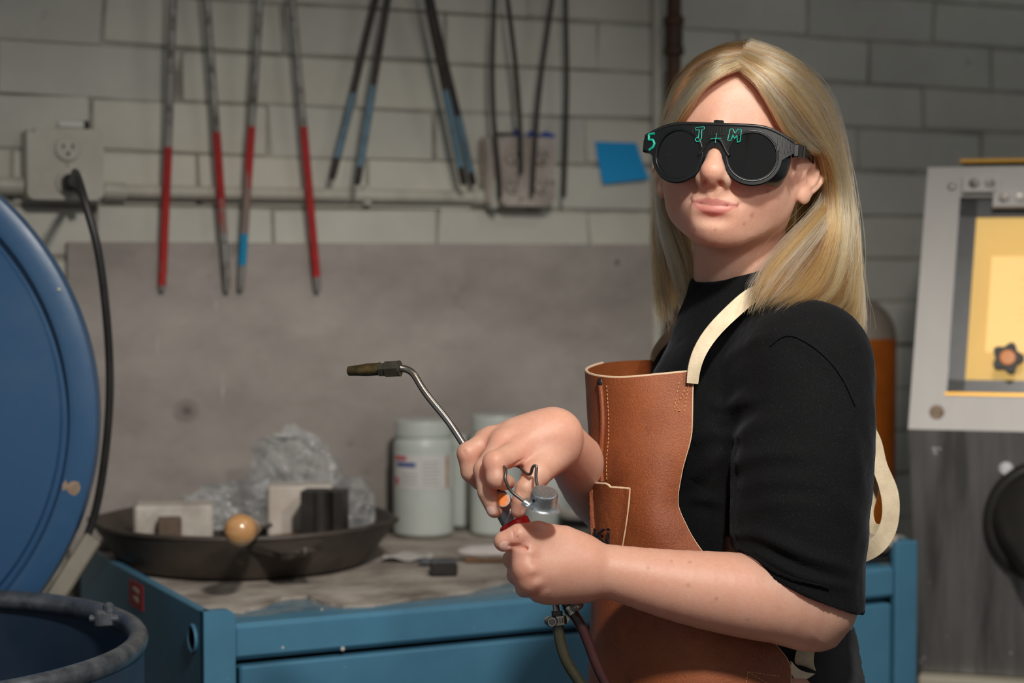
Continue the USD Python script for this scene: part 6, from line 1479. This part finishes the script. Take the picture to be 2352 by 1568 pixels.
far = [
    [(1694, 152, 1.985), (1648, 172, 1.978), (1602, 217, 1.985), (1567, 272, 2.005), (1545, 322, 2.045), (1534, 400, 2.10), (1538, 480, 2.125), (1572, 560, 2.125), (1600, 640, 2.115), (1610, 715, 2.105)],
    [(1695, 150, 1.99), (1645, 168, 1.98), (1597, 212, 1.99), (1562, 268, 2.01), (1541, 318, 2.05), (1530, 400, 2.11), (1530, 480, 2.13), (1552, 560, 2.135), (1580, 640, 2.125), (1592, 705, 2.115)],
    [(1697, 145, 1.995), (1636, 158, 1.99), (1582, 208, 2.01), (1550, 268, 2.04), (1533, 335, 2.09), (1524, 430, 2.135), (1524, 520, 2.15), (1548, 620, 2.14), (1568, 730, 2.125)],
    [(1701, 132, 2.02), (1632, 142, 2.02), (1573, 192, 2.05), (1543, 258, 2.08), (1528, 340, 2.125), (1520, 440, 2.16), (1517, 540, 2.165), (1526, 650, 2.155), (1536, 768, 2.14)],
    [(1708, 114, 2.06), (1638, 122, 2.08), (1576, 170, 2.11), (1543, 245, 2.14), (1528, 335, 2.17), (1519, 440, 2.19), (1514, 550, 2.19), (1514, 665, 2.18), (1516, 750, 2.165)],
    [(1714, 104, 2.10), (1648, 114, 2.13), (1588, 160, 2.16), (1552, 245, 2.19), (1538, 350, 2.21), (1532, 460, 2.22), (1532, 570, 2.22), (1545, 670, 2.205), (1555, 740, 2.19)],
    [(1718, 104, 2.13), (1668, 140, 2.18), (1620, 210, 2.22), (1595, 320, 2.235), (1588, 440, 2.235), (1590, 560, 2.23), (1598, 650, 2.21), (1602, 705, 2.20)],
    [(1722, 106, 2.15), (1720, 180, 2.22), (1720, 300, 2.245), (1715, 430, 2.24), (1712, 540, 2.225), (1715, 620, 2.205), (1720, 680, 2.195)]]
def resample(g):
    p = spline(np.array([Q(*q) for q in g]), 60)
    L = np.concatenate([[0], np.cumsum(np.linalg.norm(np.diff(p, axis=0), axis=1))])
    return np.stack([np.interp(np.linspace(0, L[-1], NP_), L, p[:, k]) for k in range(3)], -1)
nape = [
    [(1722, 106, 2.15), (1720, 180, 2.22), (1720, 300, 2.245), (1715, 430, 2.24), (1712, 540, 2.225), (1715, 620, 2.205), (1720, 680, 2.195)],
    [(1725, 106, 2.16), (1770, 180, 2.22), (1792, 300, 2.235), (1798, 430, 2.225), (1798, 540, 2.195), (1792, 620, 2.16), (1782, 690, 2.12)],
    [(1728, 108, 2.16), (1800, 170, 2.20), (1855, 280, 2.205), (1866, 400, 2.18), (1862, 500, 2.145), (1845, 600, 2.09), (1822, 690, 2.03)],
    [(1728, 108, 2.16), (1810, 165, 2.19), (1872, 270, 2.18), (1890, 380, 2.14), (1892, 480, 2.11), (1878, 590, 2.06), (1856, 690, 2.01)]]
near, far, nape = [np.array([resample(g) for g in q_]) for q_ in (near, far, nape)]
EC, ER = np.array([0, 28, -14.]), np.array([71, 83, 94.])
def strands(G_, n, seed, clumps=170, thick=11.0):
    r = np.random.default_rng(seed); k = len(G_) - 1
    def guide(x):
        i = np.clip(np.floor(x).astype(int), 0, k - 1); t = (x - i)[:, None, None]
        return G_[i] * (1 - t) + G_[i + 1] * t
    cg = r.uniform(0, k, clumps); cl = r.uniform(.0, 1, clumps); cn = r.normal(0, 1, (clumps, 3)) * .0035
    c = r.integers(0, clumps, n)
    x0 = np.clip(cg[c] + r.normal(0, .13, n), 0, k - .001)
    tt = np.linspace(0, 1, NP_)[None, :, None]
    own, cen = guide(x0), guide(np.clip(cg[c], 0, k - .001))
    p = own * (1 - .52 * tt ** 1.2) + cen * (.52 * tt ** 1.2)
    out = (p - H((0, -10, -30))); out[..., 1] *= .35; out /= np.linalg.norm(out, axis=-1, keepdims=True)
    lay = (cl[c] * .75 + r.uniform(0, .25, n))[:, None, None]
    p = p + out * (lay - .35) * thick * .001 * np.clip(tt * 4, .05, 1) + cn[c][:, None] * tt ** .8 + r.normal(0, .0014, (n, 1, 3)) * np.clip(tt * 3, 0, 1) + .0012 * np.sin(r.uniform(4, 11, (n, 1, 1)) * tt + r.uniform(0, 6.28, (n, 1, 3))) * tt
    p = p + r.normal(0, .0022, (n, 1, 3)) * np.clip(1 - tt * 4, 0, 1)
    ph = r.uniform(0, 6.28, (clumps, 1, 3))[c]; fr_ = r.uniform(2.0, 4.5, (clumps, 1, 1))[c]
    p = p + .0022 * np.sin(fr_ * 3.1 * tt + ph) * tt
    # ends of unequal length
    cut = r.uniform(.90, 1.0, (n, 1)) * r.uniform(.95, 1.0, (clumps, 1))[c]
    s = np.linspace(0, 1, NP_)[None] * cut * (NP_ - 1); i0 = np.clip(np.floor(s).astype(int), 0, NP_ - 2); f_ = (s - i0)[..., None]
    p = np.take_along_axis(p, i0[..., None], 1) * (1 - f_) + np.take_along_axis(p, (i0 + 1)[..., None], 1) * f_
    # outside the skull: what the view meets in front is lifted towards the viewer, the rest outwards
    q = p.reshape(-1, 3); lim = 1 + (.6 + np.repeat(lay[:, 0], NP_, 1).ravel() * (1.2 + 5.6 * np.clip(np.tile(np.linspace(0, 1, NP_), n) * 4, 0, 1))) / 84.0
    for _ in range(2):
        h = Hinv(q); e = (h - EC) / ER; d = np.linalg.norm(e, axis=1)
        m_ = (d < lim) & (h[:, 1] > -45) & (-q[:, 2] < 2.13)
        vw = (-q @ HR); vw = vw / np.linalg.norm(vw, axis=1, keepdims=True)            # towards the camera, head axes
        a_q, b_q = (vw / ER), e
        A_, B_, C_ = (a_q ** 2).sum(1), (a_q * b_q).sum(1), (b_q ** 2).sum(1) - lim ** 2
        t_ = (-B_ + np.sqrt(np.maximum(B_ ** 2 - A_ * C_, 0))) / A_
        q = np.where(m_[:, None], H(h + vw * t_[:, None]), q)
    h = Hinv(q); e = (h - EC) / ER; d = np.linalg.norm(e, axis=1)
    m_ = (d < lim) & (h[:, 1] > -45); e[m_] *= (lim[m_] / d[m_])[:, None]; h = e * ER + EC
    return H(h).reshape(n, NP_, 3), c, cl
TONES = [(lin(254, 236, 204), .27), (lin(228, 182, 120), .31), (lin(178, 124, 70), .25), (lin(104, 66, 36), .17)]
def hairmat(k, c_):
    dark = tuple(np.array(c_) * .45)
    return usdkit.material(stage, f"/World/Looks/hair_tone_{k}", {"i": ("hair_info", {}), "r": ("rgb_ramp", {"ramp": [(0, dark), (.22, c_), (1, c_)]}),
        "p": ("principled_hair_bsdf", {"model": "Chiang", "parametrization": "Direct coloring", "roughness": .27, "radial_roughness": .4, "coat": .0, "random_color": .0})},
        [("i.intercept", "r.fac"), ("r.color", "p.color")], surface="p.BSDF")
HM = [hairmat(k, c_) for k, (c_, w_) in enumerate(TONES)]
allp, tone = [], []
for G_, n, sd, th in ((near, 8200, 1, 12.0), (far, 5400, 2, 9.0), (nape, 1500, 3, 10.0)):
    p, c, cl_ = strands(G_, n, sd, (0, 260, 140, 60)[sd], th)
    r = np.random.default_rng(sd + 50); ct = r.uniform(0, 1, 400)
    u_ = np.clip(ct[c] * .80 + r.uniform(0, .20, n) + (cl_[c] - .5) * -.12, 0, .999)
    allp.append(p); tone.append(np.searchsorted(np.cumsum([w_ for _, w_ in TONES]) / sum(w_ for _, w_ in TONES), u_))
# stray hairs
NS = 280
p, c, cl_ = strands(near, NS, 5, 120, 26.0)
r = np.random.default_rng(9); tt = np.linspace(0, 1, NP_)[None, :, None]
dirs = np.stack([r.uniform(.2, 1.0, NS), r.normal(0, .5, NS), r.normal(0, .5, NS)], -1)[:, None]
p = p + dirs * .026 * r.uniform(.1, 1, (NS, 1, 1)) ** 1.8 * (np.sin(tt * r.uniform(2, 7, (NS, 1, 1)) + r.uniform(-.5, .5, (NS, 1, 1)))) * tt
allp.append(p); tone.append(np.zeros(NS, int))
p, c, cl_ = strands(far, 60, 6, 40, 20.0)
p = p + np.array([-.006, .003, 0]) * np.sin(tt * 3) * r.uniform(0, 1, (60, 1, 1)); allp.append(p); tone.append(np.ones(60, int))
allp, tone = np.concatenate(allp), np.concatenate(tone)
hx_ = UsdGeom.Xform.Define(stage, "/World/person/hair"); USED["/World/person/hair"] = 1
hx_.GetPrim().SetCustomDataByKey("label", "shoulder-length blonde hair with a parting")
wd = np.interp(np.linspace(0, 1, NP_), [0, .08, .7, 1], [.00022, .00036, .00034, .00012])
NAMES = ["light blonde strands", "golden blonde strands", "dark blonde strands", "brown strands"]
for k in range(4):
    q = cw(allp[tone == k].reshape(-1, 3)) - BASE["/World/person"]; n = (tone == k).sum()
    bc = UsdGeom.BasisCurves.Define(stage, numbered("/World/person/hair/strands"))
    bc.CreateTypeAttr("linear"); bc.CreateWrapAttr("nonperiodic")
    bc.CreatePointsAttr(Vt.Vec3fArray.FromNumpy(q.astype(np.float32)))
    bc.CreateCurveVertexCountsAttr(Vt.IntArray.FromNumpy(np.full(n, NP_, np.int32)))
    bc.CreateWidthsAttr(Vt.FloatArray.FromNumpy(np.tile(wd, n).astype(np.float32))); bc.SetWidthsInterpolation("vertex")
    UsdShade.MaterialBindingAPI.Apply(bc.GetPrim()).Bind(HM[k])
    meta(bc.GetPrim(), NAMES[k], kind="stuff")

# scalp under the hair takes the roots' colour; then the body goes in
from scipy.spatial import cKDTree
px_b = np.stack([body_v[:, 0] / -body_v[:, 2] * FPX + CX, -body_v[:, 1] / -body_v[:, 2] * FPX + CY], -1)
face_ = sg.Polygon([(1698, 152), (1745, 197), (1783, 274), (1822, 334), (1850, 372), (1850, 460), (1500, 460), (1530, 330), (1545, 316), (1564, 270), (1598, 215), (1646, 171)])
hv = np.where(inhead & (hl_[:, 1] > -30) & (hl_[:, 1] - .35 * np.abs(hl_[:, 0]) > -40) & (np.abs(hl_[:, 0]) < 76))[0]
inface = shapely.contains_xy(face_.buffer(3), px_b[hv, 0], px_b[hv, 1]) & (hl_[hv, 2] > -12)
kd = cKDTree(allp[:, :10].reshape(-1, 3)[::2]); dd, _ = kd.query(body_v[hv], k=4)
w = np.zeros(len(body_v)); w[hv] = np.where(inface, np.clip((.0045 - dd[:, 3]) / .004, 0, .6), np.clip((hl_[hv, 1] + 5) / 12, 0, 1))
paint(w * .92, np.array(lin(150, 112, 74)))
part(person, "body", trimesh.Trimesh(cw(body_v), body_f, process=False), SKIN, color=col)
